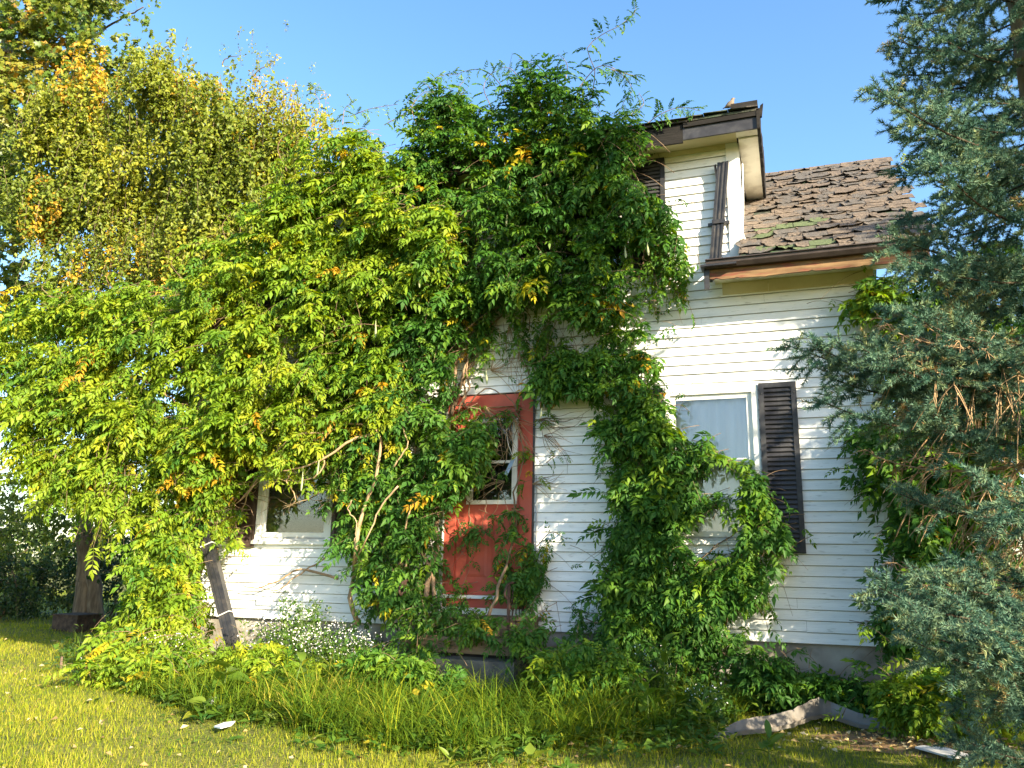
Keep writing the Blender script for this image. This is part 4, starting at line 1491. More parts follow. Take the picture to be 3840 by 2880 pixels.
def vines():
    # ---- the shaded wisteria over the dormer and down to the door
    r = empty('wisteria_vine', A((960, 1330), -0.35) * [1, 1, 0], 'dark green wisteria climbing from the steps over the dormer roof', 'vine')
    wall_gap = [(1070, 680), (1170, 660), (1220, 710), (1210, 760), (1150, 800), (1150, 850), (1000, 850), (1000, 800), (1050, 770), (1040, 720)]
    regs = [
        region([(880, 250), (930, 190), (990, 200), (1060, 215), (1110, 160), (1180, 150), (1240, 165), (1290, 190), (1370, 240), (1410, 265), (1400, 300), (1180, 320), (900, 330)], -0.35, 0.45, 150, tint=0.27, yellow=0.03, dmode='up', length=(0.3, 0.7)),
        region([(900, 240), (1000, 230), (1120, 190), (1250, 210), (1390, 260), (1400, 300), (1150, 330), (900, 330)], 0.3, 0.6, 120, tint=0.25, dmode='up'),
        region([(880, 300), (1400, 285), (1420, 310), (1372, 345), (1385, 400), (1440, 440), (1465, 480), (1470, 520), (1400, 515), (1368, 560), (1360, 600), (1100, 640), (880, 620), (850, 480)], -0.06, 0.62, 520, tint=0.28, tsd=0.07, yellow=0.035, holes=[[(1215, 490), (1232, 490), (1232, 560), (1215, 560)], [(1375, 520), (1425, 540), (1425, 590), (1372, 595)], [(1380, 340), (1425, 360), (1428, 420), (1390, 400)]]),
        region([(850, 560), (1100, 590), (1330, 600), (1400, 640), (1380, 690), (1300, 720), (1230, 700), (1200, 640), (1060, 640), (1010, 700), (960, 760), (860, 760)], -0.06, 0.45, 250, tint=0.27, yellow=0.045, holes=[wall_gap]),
        region([(1290, 640), (1375, 640), (1395, 740), (1420, 800), (1435, 845), (1380, 880), (1280, 850), (1180, 850), (1160, 790), (1240, 740)], -0.05, 0.25, 125, tint=0.28, yellow=0.06),
        region([(1420, 440), (1470, 500), (1500, 600), (1485, 640), (1440, 610), (1400, 580)], -0.05, 0.25, 45, tint=0.34, yellow=0.12, dmode='hang', size=(0.14, 0.22)),
        region([(860, 760), (985, 760), (985, 860), (940, 900), (1010, 880), (1060, 930), (1060, 1000), (1010, 1060), (960, 1060), (940, 1250), (870, 1340), (780, 1330), (740, 1150), (740, 1000), (820, 900)], -0.08, 0.5, 330, tint=0.27, yellow=0.03),
        region([(990, 880), (1110, 870), (1120, 900), (1080, 915), (1000, 905)], -0.08, 0.12, 9, tint=0.32, yellow=0.1, holes=[]),
        region([(930, 890), (1010, 900), (1050, 915), (1060, 960), (1040, 1000), (1000, 1030), (950, 1060), (920, 980)], -0.15, 0.28, 62, tint=0.3, tsd=0.08, yellow=0.06),
        region([(1000, 690), (1060, 650), (1200, 655), (1240, 720), (1170, 790), (1100, 760), (1000, 800)], -0.06, 0.16, 55, tint=0.32, yellow=0.08, size=(0.13, 0.22), dmode='hang'),
        region([(1130, 930), (1150, 930), (1150, 1050), (1120, 1060)], -0.06, 0.1, 7, tint=0.4, yellow=0.12, size=(0.1, 0.16)),
        region([(1005, 1130), (1060, 1105), (1085, 1100), (1060, 1150), (1030, 1195), (1010, 1185)], -0.07, 0.16, 13, tint=0.16, tsd=0.03, size=(0.12, 0.18)),
        region([(1090, 1085), (1115, 1090), (1120, 1150), (1180, 1190), (1160, 1280), (1120, 1300), (1060, 1270), (1000, 1270), (960, 1300), (955, 1275), (1050, 1240), (1085, 1170)], -0.08, 0.22, 62, tint=0.27, yellow=0.05, size=(0.13, 0.22)),
        region([(860, 1290), (1000, 1275), (1150, 1290), (1190, 1340), (1150, 1410), (1010, 1380), (930, 1420), (850, 1390)], -0.45, 0.35, 70, tint=0.3, size=(0.13, 0.22), yellow=0.04),
        region([(1165, 900), (1185, 880), (1210, 910), (1180, 930)], -0.05, 0.1, 5, tint=0.4, size=(0.1, 0.16)),
    ]
    tends = [
        tendril([(1280, 200), (1285, 150), (1268, 105), (1300, 75), (1330, 60), (1352, 45), (1370, 30), (1374, 10)], -0.2, leaves=26, size=(0.10, 0.2), tint=0.25),
        tendril([(1250, 190), (1290, 145), (1330, 150), (1365, 190), (1350, 215), (1330, 260)], -0.25, leaves=24, size=(0.10, 0.2), tint=0.24),
        tendril([(1200, 190), (1170, 150), (1150, 135), (1120, 128)], -0.2, leaves=16, size=(0.12, 0.2), tint=0.28),
        tendril([(1100, 210), (1070, 170), (1040, 150), (1000, 155), (985, 165)], -0.2, leaves=14, size=(0.1, 0.17), tint=0.33),
        tendril([(960, 230), (940, 185), (945, 165), (990, 160)], -0.25, leaves=16, size=(0.12, 0.2), tint=0.4),
        tendril([(1400, 265), (1430, 245), (1470, 232), (1515, 240)], -0.42, leaves=20, size=(0.1, 0.17), tint=0.26),
        tendril([(1390, 640), (1410, 660), (1420, 680), (1450, 672)], -0.06, leaves=9, size=(0.06, 0.11), tint=0.42),
        tendril([(1060, 230), (1045, 190), (1060, 160), (1085, 150)], -0.25, leaves=14, size=(0.1, 0.18), tint=0.3),
        tendril([(1220, 180), (1225, 140), (1205, 115)], -0.3, leaves=14, size=(0.1, 0.18), tint=0.3),
        tendril([(1130, 180), (1105, 150), (1080, 145)], -0.3, leaves=12, size=(0.1, 0.16), tint=0.3),
        tendril([(1000, 230), (990, 195), (1005, 170)], -0.3, leaves=12, size=(0.1, 0.16), tint=0.36),
        tendril([(900, 270), (890, 230), (915, 200), (935, 200)], -0.4, leaves=14, size=(0.1, 0.17), tint=0.45),
        tendril([(1360, 250), (1390, 225), (1380, 200)], -0.4, leaves=10, size=(0.09, 0.15), tint=0.28),
        tendril([(1320, 150), (1355, 160), (1380, 165)], -0.25, leaves=10, size=(0.1, 0.16), tint=0.25),
        tendril([(830, 270), (880, 240), (900, 215)], -0.3, leaves=12, size=(0.1, 0.18), tint=0.45),
        tendril([(1160, 1180), (1190, 1150), (1225, 1165)], -0.2, leaves=8, size=(0.09, 0.15), tint=0.3),
        tendril([(1180, 1000), (1200, 985), (1230, 985)], -0.2, leaves=7, size=(0.08, 0.13), tint=0.35),
    ]
    print('wisteria', build_vine(r, regs, tends))
    for P, a, b in [([(915, 1330, -.5), (925, 1260, -.4), (940, 1180, -.35), (945, 1090, -.3), (960, 1000, -.25), (975, 880, -.2), (985, 790, -.15), (1000, 700, -.12), (1010, 600, -.15), (1040, 480, -.2), (1080, 350, -.3), (1100, 250, -.3)], 0.032, 0.012),
                    ([(940, 1330, -.5), (935, 1250, -.4), (905, 1170, -.4), (900, 1060, -.35), (955, 960, -.3), (990, 860, -.22), (1010, 780, -.15), (1060, 700, -.1), (1150, 640, -.12)], 0.024, 0.008),
                    ([(890, 1350, -.45), (870, 1250, -.4), (905, 1130, -.35), (890, 1010, -.3), (930, 900, -.2), (990, 840, -.15), (1030, 770, -.1), (1100, 740, -.09), (1170, 760, -.1)], 0.02, 0.006),
                    ([(975, 900, -.3), (990, 850, -.28), (1005, 800, -.25), (1015, 750, -.2), (1040, 690, -.2)], 0.016, 0.009),
                    ([(990, 890, -.3), (1010, 840, -.28), (1008, 790, -.24), (1025, 740, -.2), (1020, 680, -.2)], 0.013, 0.007),
                    ([(1000, 880, -.28), (1030, 850, -.25), (1060, 840, -.2), (1100, 860, -.18), (1120, 900, -.16), (1110, 950, -.16)], 0.009, 0.004),
                    ([(970, 870, -.28), (1020, 880, -.26), (1070, 900, -.2), (1085, 950, -.18), (1060, 990, -.18)], 0.008, 0.004),
                    ([(985, 870, -.2), (1000, 820, -.12), (1020, 770, -.1), (1020, 700, -.1), (1060, 640, -.12)], 0.018, 0.008),
                    ([(1000, 880, -.18), (1005, 810, -.12), (1030, 740, -.1), (1045, 660, -.1)], 0.014, 0.006),
                    ([(1150, 830, -.1), (1130, 760, -.08), (1145, 690, -.08), (1120, 640, -.1)], 0.008, 0.004),
                    ([(1055, 1330, -.7), (1075, 1270, -.6), (1100, 1200, -.25), (1115, 1120, -.12), (1110, 1060, -.1), (1130, 1000, -.12), (1120, 920, -.12)], 0.018, 0.005),
                    ([(820, 1330, -.4), (815, 1230, -.35), (850, 1120, -.3), (860, 1010, -.3), (850, 900, -.25), (870, 780, -.2)], 0.02, 0.008),
                    ([(1100, 930, -.12), (1090, 990, -.15), (1060, 1020, -.16), (1080, 1060, -.14), (1115, 1180, -.1)], 0.006, 0.003),
                    ([(1005, 1060, -.12), (1015, 1110, -.12), (1010, 1170, -.11), (995, 1190, -.1), (1005, 1200, -.1)], 0.007, 0.004),
                    ([(1045, 1060, -.12), (1050, 1100, -.12), (1040, 1140, -.11), (1060, 1160, -.11)], 0.005, 0.003),
                    ([(960, 1070, -.25), (985, 1110, -.18), (1000, 1160, -.14)], 0.008, 0.003)]:
        stem(r, P, a, b)
    # bare twigs: fans before the door glass, right of the door and over the wall gap
    def fan(o, d, Y, n, ln, wid):
        out = []
        for _ in range(n):
            a = math.atan2(d[1], d[0]) + rng.normal(0, wid)
            l = ln * rng.uniform(0.5, 1.1)
            P = [o]
            for k in range(1, 5):
                a += rng.normal(0, 0.28)
                P.append((P[-1][0] + l / 4 * math.cos(a), P[-1][1] + l / 4 * math.sin(a) + 2))
            out.append(bez([A(p, Y + rng.normal(0, 0.03)) for p in P], 12))
        return out
    for o, d, n, ln, w, Y in [((1165, 905), (1, 0.35), 12, 110, 0.3, -.12), ((1175, 940), (1, 0.3), 9, 90, 0.3, -.12), ((1150, 1045), (1, 0.1), 9, 80, 0.35, -.14), ((1110, 900), (-0.1, 1), 16, 130, 0.5, -.14),
                              ((1050, 880), (0.6, 0.7), 16, 130, 0.5, -.15), ((1120, 760), (0, 1), 12, 130, 0.6, -.1), ((1060, 800), (0.5, -0.3), 12, 120, 0.6, -.1), ((1010, 790), (0.2, -1), 10, 120, 0.35, -.12),
                              ((1215, 640), (0.1, 1), 10, 150, 0.12, -.25), ((1090, 1040), (-0.8, 0.2), 8, 120, 0.5, -.16), ((1100, 700), (0.2, 1), 8, 150, 0.3, -.1)]:
        L = fan(o, d, Y, n, ln, w)
        n_ = min(len(l) for l in L)
        V, F = twig_mesh(np.array([l[:n_] for l in L]), 0.0042, 0.0018)
        tag(link('bare_twigs', np_mesh('bare_twigs', V, F, M_TWIG if o[0] < 1160 else M_STEM), r), kind='stuff')
    pods(r, [(1090, 352, 38), (1103, 370, 50), (1181, 395, 45), (1238, 380, 45), (1290, 355, 25), (1300, 370, 20), (1095, 455, 40), (1398, 520, 35), (1350, 530, 30), (1265, 500, 35), (1055, 270, 35), (830, 640, 45), (905, 590, 40), (1170, 880, 25), (1050, 790, 45)], -0.62)

    # ---- sunlit mass at the left corner, leaf tints raised to paint in sun
    l = empty('wisteria_vine', A((420, 1380), -0.5) * [1, 1, 0], 'bright sunlit wisteria mass hanging over the left corner of the house', 'vine')
    regs = [
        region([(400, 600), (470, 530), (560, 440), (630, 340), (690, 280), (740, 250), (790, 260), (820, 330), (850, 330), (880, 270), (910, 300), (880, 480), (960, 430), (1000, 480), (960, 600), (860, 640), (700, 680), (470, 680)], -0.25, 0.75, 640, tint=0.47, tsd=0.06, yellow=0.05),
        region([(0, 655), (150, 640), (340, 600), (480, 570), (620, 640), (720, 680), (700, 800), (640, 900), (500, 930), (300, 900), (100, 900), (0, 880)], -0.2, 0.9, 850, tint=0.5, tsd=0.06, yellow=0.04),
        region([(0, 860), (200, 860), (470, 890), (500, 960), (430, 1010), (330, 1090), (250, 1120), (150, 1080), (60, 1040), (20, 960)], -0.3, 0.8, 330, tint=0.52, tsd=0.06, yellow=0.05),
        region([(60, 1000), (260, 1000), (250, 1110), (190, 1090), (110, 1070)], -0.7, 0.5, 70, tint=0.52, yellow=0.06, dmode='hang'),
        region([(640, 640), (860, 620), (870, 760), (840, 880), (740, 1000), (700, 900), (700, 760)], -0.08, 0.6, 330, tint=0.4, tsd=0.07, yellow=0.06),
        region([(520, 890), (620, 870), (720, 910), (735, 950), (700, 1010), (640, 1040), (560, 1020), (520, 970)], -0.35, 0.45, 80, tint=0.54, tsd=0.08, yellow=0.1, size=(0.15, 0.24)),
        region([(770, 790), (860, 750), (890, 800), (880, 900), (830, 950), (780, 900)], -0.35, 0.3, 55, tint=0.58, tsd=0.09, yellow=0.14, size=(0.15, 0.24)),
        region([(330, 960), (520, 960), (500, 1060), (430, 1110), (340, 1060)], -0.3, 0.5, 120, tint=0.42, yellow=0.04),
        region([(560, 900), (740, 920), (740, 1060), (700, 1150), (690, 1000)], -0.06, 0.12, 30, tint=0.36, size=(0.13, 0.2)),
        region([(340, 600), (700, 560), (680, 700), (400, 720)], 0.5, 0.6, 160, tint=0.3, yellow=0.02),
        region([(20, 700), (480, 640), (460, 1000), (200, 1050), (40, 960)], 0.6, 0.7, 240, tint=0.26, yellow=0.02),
    ]
    tends = [tendril([(660, 300), (690, 230), (680, 200), (690, 180)], -0.3, leaves=14, size=(0.09, 0.16), tint=0.5),
             tendril([(760, 250), (800, 235), (860, 225)], -0.3, leaves=10, size=(0.08, 0.14), tint=0.45),
             tendril([(730, 330), (770, 280), (800, 290), (790, 340)], -0.3, leaves=12, size=(0.1, 0.17), tint=0.5),
             tendril([(210, 740), (230, 720), (270, 700), (330, 690)], -1.0, leaves=16, size=(0.12, 0.2), tint=0.5),
             tendril([(620, 370), (600, 320), (620, 290), (650, 300)], -0.5, leaves=14, size=(0.1, 0.17), tint=0.5),
             tendril([(500, 540), (480, 490), (500, 460)], -0.5, leaves=12, size=(0.1, 0.17), tint=0.5),
             tendril([(400, 610), (370, 570), (390, 545)], -0.6, leaves=12, size=(0.1, 0.17), tint=0.5),
             tendril([(740, 270), (745, 235), (765, 220)], -0.5, leaves=10, size=(0.09, 0.15), tint=0.5),
             tendril([(120, 650), (90, 620), (110, 600)], -0.8, leaves=10, size=(0.09, 0.16), tint=0.5),
             tendril([(250, 630), (230, 600), (260, 580)], -0.8, leaves=10, size=(0.09, 0.16), tint=0.5),
             tendril([(780, 450), (800, 415), (830, 410), (845, 450)], -0.8, leaves=2, size=(0.06, 0.1), tint=0.5)]
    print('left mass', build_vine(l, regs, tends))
    for P, a, b in [([(400, 1400, -.4), (430, 1250, -.3), (470, 1100, -.25), (500, 980, -.3), (520, 850, -.3), (560, 700, -.3), (640, 520, -.3), (740, 350, -.35)], 0.035, 0.012),
                    ([(500, 980, -.3), (440, 900, -.35), (330, 830, -.5), (200, 780, -.7), (60, 760, -.8)], 0.022, 0.008),
                    ([(530, 1010, -.35), (560, 900, -.35), (600, 800, -.35), (560, 690, -.4)], 0.014, 0.006),
                    ([(460, 1060, -.3), (380, 1000, -.4), (280, 980, -.5), (180, 1000, -.6)], 0.014, 0.005),
                    ([(280, 690, -.8), (300, 670, -.9), (325, 690, -.9), (330, 720, -.85)], 0.008, 0.005),
                    ([(350, 850, -.9), (390, 870, -.9), (420, 880, -.85), (450, 890, -.8)], 0.008, 0.004)]:
        stem(l, P, a, b)
    pods(l, [(905, 590, 38), (812, 690, 45), (655, 1010, 55), (690, 980, 50), (575, 840, 30), (590, 470, 35)], -0.8)

    # ---- small leafy vine at the foot of the left corner
    v = empty('corner_vine', A((330, 1400), -0.5) * [1, 1, 0], 'sunlit yellow green vine at the foot of the left house corner', 'vine')
    regs = [region([(310, 1080), (400, 1090), (405, 1150), (420, 1200), (410, 1260), (430, 1320), (400, 1390), (290, 1400), (240, 1340), (280, 1270), (320, 1200)], -0.3, 0.7, 300, tint=0.5, tsd=0.06, yellow=0.07, size=(0.16, 0.26)),
            region([(250, 1350), (430, 1360), (440, 1420), (330, 1440), (220, 1430)], -0.8, 0.6, 80, tint=0.5, yellow=0.07),
            region([(430, 1080), (520, 1090), (545, 1170), (500, 1200)], -0.08, 0.3, 25, tint=0.48, size=(0.12, 0.2), yellow=0.05)]
    print('corner', build_vine(v, regs, [], 300))
    stem(v, [(330, 1420, -.6), (350, 1330, -.5), (400, 1230, -.4), (420, 1120, -.35), (450, 1000, -.3)], 0.03, 0.012)
    stem(v, [(300, 1420, -.5), (310, 1300, -.5), (330, 1180, -.45), (300, 1090, -.5)], 0.02, 0.008)

    # ---- bare woody branches across the left window and wall
    b = empty('bare_branches', A((760, 1330), -0.3) * [1, 1, 0], 'bare curling brown branches in front of the blind window', 'branches')
    BR = [([(775, 1350, -.3), (755, 1290, -.3), (765, 1240, -.3), (770, 1180, -.32), (785, 1100, -.3), (810, 1040, -.3), (820, 980, -.35), (815, 930, -.35), (740, 915, -.4), (690, 960, -.45)], .022, .007),
          ([(775, 1240, -.4), (800, 1220, -.42), (840, 1240, -.42), (870, 1200, -.4), (880, 1120, -.38), (905, 1075, -.35)], .011, .006),
          ([(805, 940, -.36), (760, 950, -.42), (700, 990, -.48), (650, 1010, -.5), (600, 1020, -.5)], .014, .004),
          ([(730, 1250, -.12), (650, 1230, -.12), (610, 1250, -.1), (560, 1270, -.1), (525, 1265, -.1)], .012, .004),
          ([(775, 1180, -.25), (730, 1190, -.15), (680, 1220, -.12), (640, 1245, -.1), (600, 1275, -.1), (560, 1268, -.1)], .010, .004),
          ([(740, 920, -.4), (700, 935, -.45), (640, 940, -.5), (590, 980, -.5)], .010, .003),
          ([(690, 960, -.45), (700, 1000, -.45), (680, 1030, -.45), (640, 1040, -.4), (600, 1035, -.4)], .008, .003),
          ([(640, 1010, -.45), (620, 1040, -.4), (640, 1080, -.35), (610, 1100, -.3)], .006, .003),
          ([(745, 1060, -.3), (700, 1060, -.25), (660, 1080, -.2), (610, 1095, -.15)], .006, .003),
          ([(860, 1050, -.4), (820, 1100, -.4), (790, 1170, -.4), (760, 1220, -.38), (745, 1200, -.36)], .008, .004),
          ([(760, 1080, -.42), (752, 1100, -.42), (770, 1130, -.42), (765, 1170, -.42)], .006, .003),
          ([(510, 1010, -.3), (520, 1060, -.28), (500, 1100, -.25), (515, 1150, -.2)], .008, .004),
          ([(560, 1030, -.3), (520, 1080, -.28), (480, 1100, -.3), (440, 1115, -.35)], .007, .003),
          ([(590, 1010, -.35), (540, 1060, -.3), (520, 1110, -.25), (490, 1150, -.2)], .006, .003),
          ([(300, 1140, -.7), (340, 1130, -.6), (380, 1110, -.5), (420, 1080, -.4)], .008, .004),
          ([(850, 1010, -.35), (880, 960, -.35), (870, 920, -.35), (905, 890, -.3)], .007, .003)]
    for P, a, c in BR: stem(b, [(x, y, d - (0.28 if y < 1200 and x > 520 else 0.02)) for x, y, d in P], a * 1.35, c * 1.3, wob=0.008, m=M_TWIG)
    L = []
    for _ in range(90):
        x, y = rng.uniform(470, 760), rng.uniform(940, 1090)
        a = rng.uniform(-0.6, 2.2)
        P = [(x, y)]
        for k in range(4):
            a += rng.normal(0, 0.45)
            P.append((P[-1][0] + 12 * math.cos(a), P[-1][1] + 12 * math.sin(a)))
        Y = rng.uniform(-0.5, -0.15)
        L.append(bez([A(p, Y) for p in P], 9)[:8])
    V, F = twig_mesh(np.array(L), 0.0045, 0.002)
    tag(link('bare_twigs', np_mesh('bare_twigs', V, F, M_TWIG), b), kind='stuff')

    # ---- vine over the big window
    w = empty('window_vine', A((1500, 1440), -0.2) * [1, 1, 0], 'dark green vine covering the lower half of the curtained window', 'vine')
    h1 = [(1495, 1020), (1555, 990), (1600, 1005), (1600, 1060), (1520, 1055)]
    h2 = [(1475, 1120), (1520, 1090), (1595, 1110), (1612, 1140), (1570, 1185), (1485, 1175)]
    regs = [region([(1290, 860), (1380, 850), (1440, 880), (1480, 940), (1560, 965), (1640, 985), (1650, 1050), (1690, 1120), (1700, 1180), (1640, 1190), (1600, 1200), (1500, 1190), (1480, 1100), (1380, 1080), (1310, 1010)], -0.06, 0.27, 270, tint=0.28, tsd=0.07, yellow=0.012, holes=[h1, h2]),
            region([(1320, 1000), (1500, 1010), (1500, 1180), (1620, 1190), (1620, 1230), (1640, 1290), (1570, 1320), (1590, 1370), (1640, 1390), (1620, 1425), (1500, 1440), (1360, 1430), (1270, 1390), (1310, 1330), (1300, 1240), (1330, 1130)], -0.06, 0.3, 400, tint=0.27, tsd=0.06, yellow=0.008, holes=[h2]),
            region([(1640, 1030), (1660, 1070), (1700, 1150), (1720, 1190), (1690, 1190), (1640, 1120)], -0.07, 0.2, 26, tint=0.24),
            region([(1600, 1200), (1655, 1210), (1650, 1310), (1590, 1310)], -0.06, 0.2, 22, tint=0.25, dmode='hang', size=(0.13, 0.2)),
            region([(1230, 1350), (1290, 1340), (1300, 1410), (1250, 1420)], -0.1, 0.3, 18, tint=0.28, size=(0.12, 0.18))]
    tends = [tendril([(1640, 1200), (1655, 1250), (1650, 1300)], -0.12, leaves=10, size=(0.08, 0.14), tint=0.25),
             tendril([(1300, 1350), (1250, 1330), (1230, 1310)], -0.15, leaves=8, size=(0.09, 0.14), tint=0.25),
             tendril([(1440, 880), (1470, 875), (1490, 890)], -0.15, leaves=3, size=(0.06, 0.1), tint=0.25)]
    print('window vine', build_vine(w, regs, tends))
    for P, a, c in [([(1400, 1440, -.2), (1390, 1350, -.15), (1420, 1240, -.12), (1400, 1120, -.1), (1380, 980, -.1), (1330, 880, -.12)], .016, .006),
                    ([(1500, 1440, -.2), (1520, 1330, -.15), (1500, 1230, -.12), (1560, 1170, -.12), (1640, 1130, -.1)], .014, .005),
                    ([(1560, 1430, -.2), (1580, 1300, -.15), (1610, 1210, -.12)], .01, .004)]:
        stem(w, P, a, c)

    # ---- vine at the right corner of the house, behind the spruce
    e = empty('right_corner_vine', A((1960, 1400), -0.2) * [1, 1, 0], 'leafy vine climbing the right house corner behind the spruce', 'vine')
    regs = [region([(1830, 610), (1880, 600), (1960, 590), (1990, 660), (1960, 720), (1880, 690), (1840, 660)], -0.06, 0.3, 90, tint=0.42, yellow=0.08),
            region([(1870, 930), (1990, 900), (2060, 960), (2060, 1350), (1990, 1400), (1930, 1300), (1950, 1200), (1920, 1050), (1890, 1000)], -0.06, 0.5, 460, tint=0.24, yellow=0.05),
            region([(1905, 660), (2000, 640), (2060, 760), (2060, 950), (1990, 950), (1930, 880)], 0.2, 0.6, 190, tint=0.34, yellow=0.08),
            region([(1820, 920), (1890, 890), (1900, 980), (1870, 1060), (1850, 1010)], -0.06, 0.25, 26, tint=0.22, size=(0.13, 0.2)),
            region([(1890, 1310), (1960, 1280), (2000, 1400), (1920, 1390)], -0.08, 0.35, 50, tint=0.22),
            region([(1990, 560), (2212, 520), (2212, 1300), (2010, 1300)], 0.3, 0.9, 420, tint=0.36, yellow=0.1)]
    tends = [tendril([(1900, 930), (1850, 940), (1815, 965)], -0.2, leaves=10, size=(0.1, 0.16), tint=0.2),
             tendril([(1940, 1330), (1890, 1340), (1850, 1345)], -0.15, leaves=8, size=(0.1, 0.15), tint=0.2),
             tendril([(1940, 360), (1960, 345), (1985, 350)], 1.2, leaves=8, size=(0.1, 0.16), tint=0.55)]
    print('right vine', build_vine(e, regs, tends))
    stem(e, [(1960, 1400, -.2), (1970, 1250, -.2), (1950, 1050, -.15), (1960, 850, -.15), (1930, 650, -.15)], .02, .006)
    stem(e, [(1990, 1400, -.3), (2010, 1200, -.3), (2040, 1000, -.2), (2080, 800, 0.1), (2100, 650, .2)], .025, .008)
    L = []
    for _ in range(70):
        x, y = rng.uniform(1890, 2100), rng.uniform(600, 900)
        P = [(x, y), (x + rng.normal(0, 6), y + 35), (x + rng.normal(0, 10), y + 75), (x + rng.normal(0, 14), y + 110)]
        Y = rng.uniform(-0.5, -0.1)
        L.append(bez([A(p, Y) for p in P], 9)[:8])
    V, F = twig_mesh(np.array(L), 0.005, 0.002)
    tag(link('bare_twigs', np_mesh('bare_twigs', V, F, M_TWIG), e), kind='stuff')


vines()
# ------------------------------------------------------------------ broadleaf trees at the left
def hang_leaves(P, Y, thick, n, ln, leaf, size, tint, tsd, yellow, tmpl, sway=0.15, spread=0.12, clump=10, hangness=1.0, front=0.55, gaps=()):
    """strands of small leaves; yellowing comes in whole clumps"""
    pz = poly_xz(P, Y - 0.6 * thick)
    nc = max(4, n // clump)
    cc = sample_poly(pz, nc * 2)
    ok = np.ones(len(cc), bool)
    for hx, hy, hw, hh in gaps:
        a_, b_ = A((hx - hw, hy - hh), Y - 0.6 * thick), A((hx + hw, hy + hh), Y - 0.6 * thick)
        mx_, mz_ = (a_ + b_)[0] / 2, (a_ + b_)[2] / 2
        ok &= ((cc[:, 0] - mx_) / (abs(b_[0] - a_[0]) / 2)) ** 2 + ((cc[:, 1] - 0.15 - mz_) / (abs(b_[2] - a_[2]) / 2)) ** 2 > 1
    cc = cc[ok][:nc]
    nc = len(cc)
    cy = rng.random(nc)
    cy = np.where(rng.random(nc) < front, 1 - 0.5 * cy ** 2, cy)
    ct = np.clip(rng.normal(tint, tsd, nc), 0.02, 0.75)
    yl = rng.random(nc) < yellow
    ct[yl] = rng.uniform(0.8, 0.98, yl.sum())
    j = rng.integers(0, nc, n)
    b2 = cc[j] + rng.normal(0, spread, (n, 2)) * 2.2
    base = np.stack([b2[:, 0], Y - thick * cy[j] + rng.normal(0, spread * 1.5, n), b2[:, 1] + 0.2], -1)
    L = rng.uniform(*ln, n)
    dirs = np.stack([rng.normal(0, sway + (1 - hangness), n), rng.normal(0, sway + (1 - hangness), n), -hangness + rng.normal(0, (1 - hangness) * 0.8 + 0.01, n)], -1)
    t = np.linspace(0, 1, 5)
    lines = base[:, None, :] + dirs[:, None, :] * L[:, None, None] * t[None, :, None]
    lines[:, :, 2] += (0.06 * np.sin(t * math.pi))[None, :]
    m = leaf
    u = rng.random((n, m))
    pos = base[:, None, :] + dirs[:, None, :] * (L[:, None] * u)[:, :, None] + rng.normal(0, 0.03, (n, m, 3))
    d = rng.normal(0, 0.6, (n, m, 3)) + np.array([0.15, -0.35, -0.45])
    nn = rng.normal(0, 0.45, (n, m, 3)) + np.array([0.3, -0.7, 0.6])
    sz = rng.uniform(size[0], size[1], (n, m))
    tt = np.clip(ct[j][:, None] + rng.normal(0, 0.07, (n, m)), 0, 1)
    return pos.reshape(-1, 3), d.reshape(-1, 3), nn.reshape(-1, 3), sz.ravel(), tt.ravel(), lines


def build_tree(root, regs, tmpl, lm, twig=(0.006, 0.002), name='crown'):
    P, D, Nn, S, T = (np.concatenate([r[k] for r in regs]) for k in range(5))
    k = P[:, 2] > 0.03
    V, F, tt = stamp(tmpl, P[k], frames(D[k], Nn[k]), S[k], T[k])
    tag(link(name, np_mesh(name, V, F, lm, tt), root), kind='stuff')
    L = np.vstack([r[5] for r in regs])
    V, F = twig_mesh(L[::2], *twig)
    tag(link('twigs', np_mesh('twigs', V, F, M_BARK), root), kind='stuff')


def limb(root, P, r0, r1, name='limb', n=24, m=None, wob=0.03):
    pts = bez([np.asarray(p, float) for p in P], n)
    pts[1:-1] += rng.normal(0, wob, (len(pts) - 2, 3))
    MB().tube(pts, r0, r1, 9).build(name, m or M_BARK, root, True)


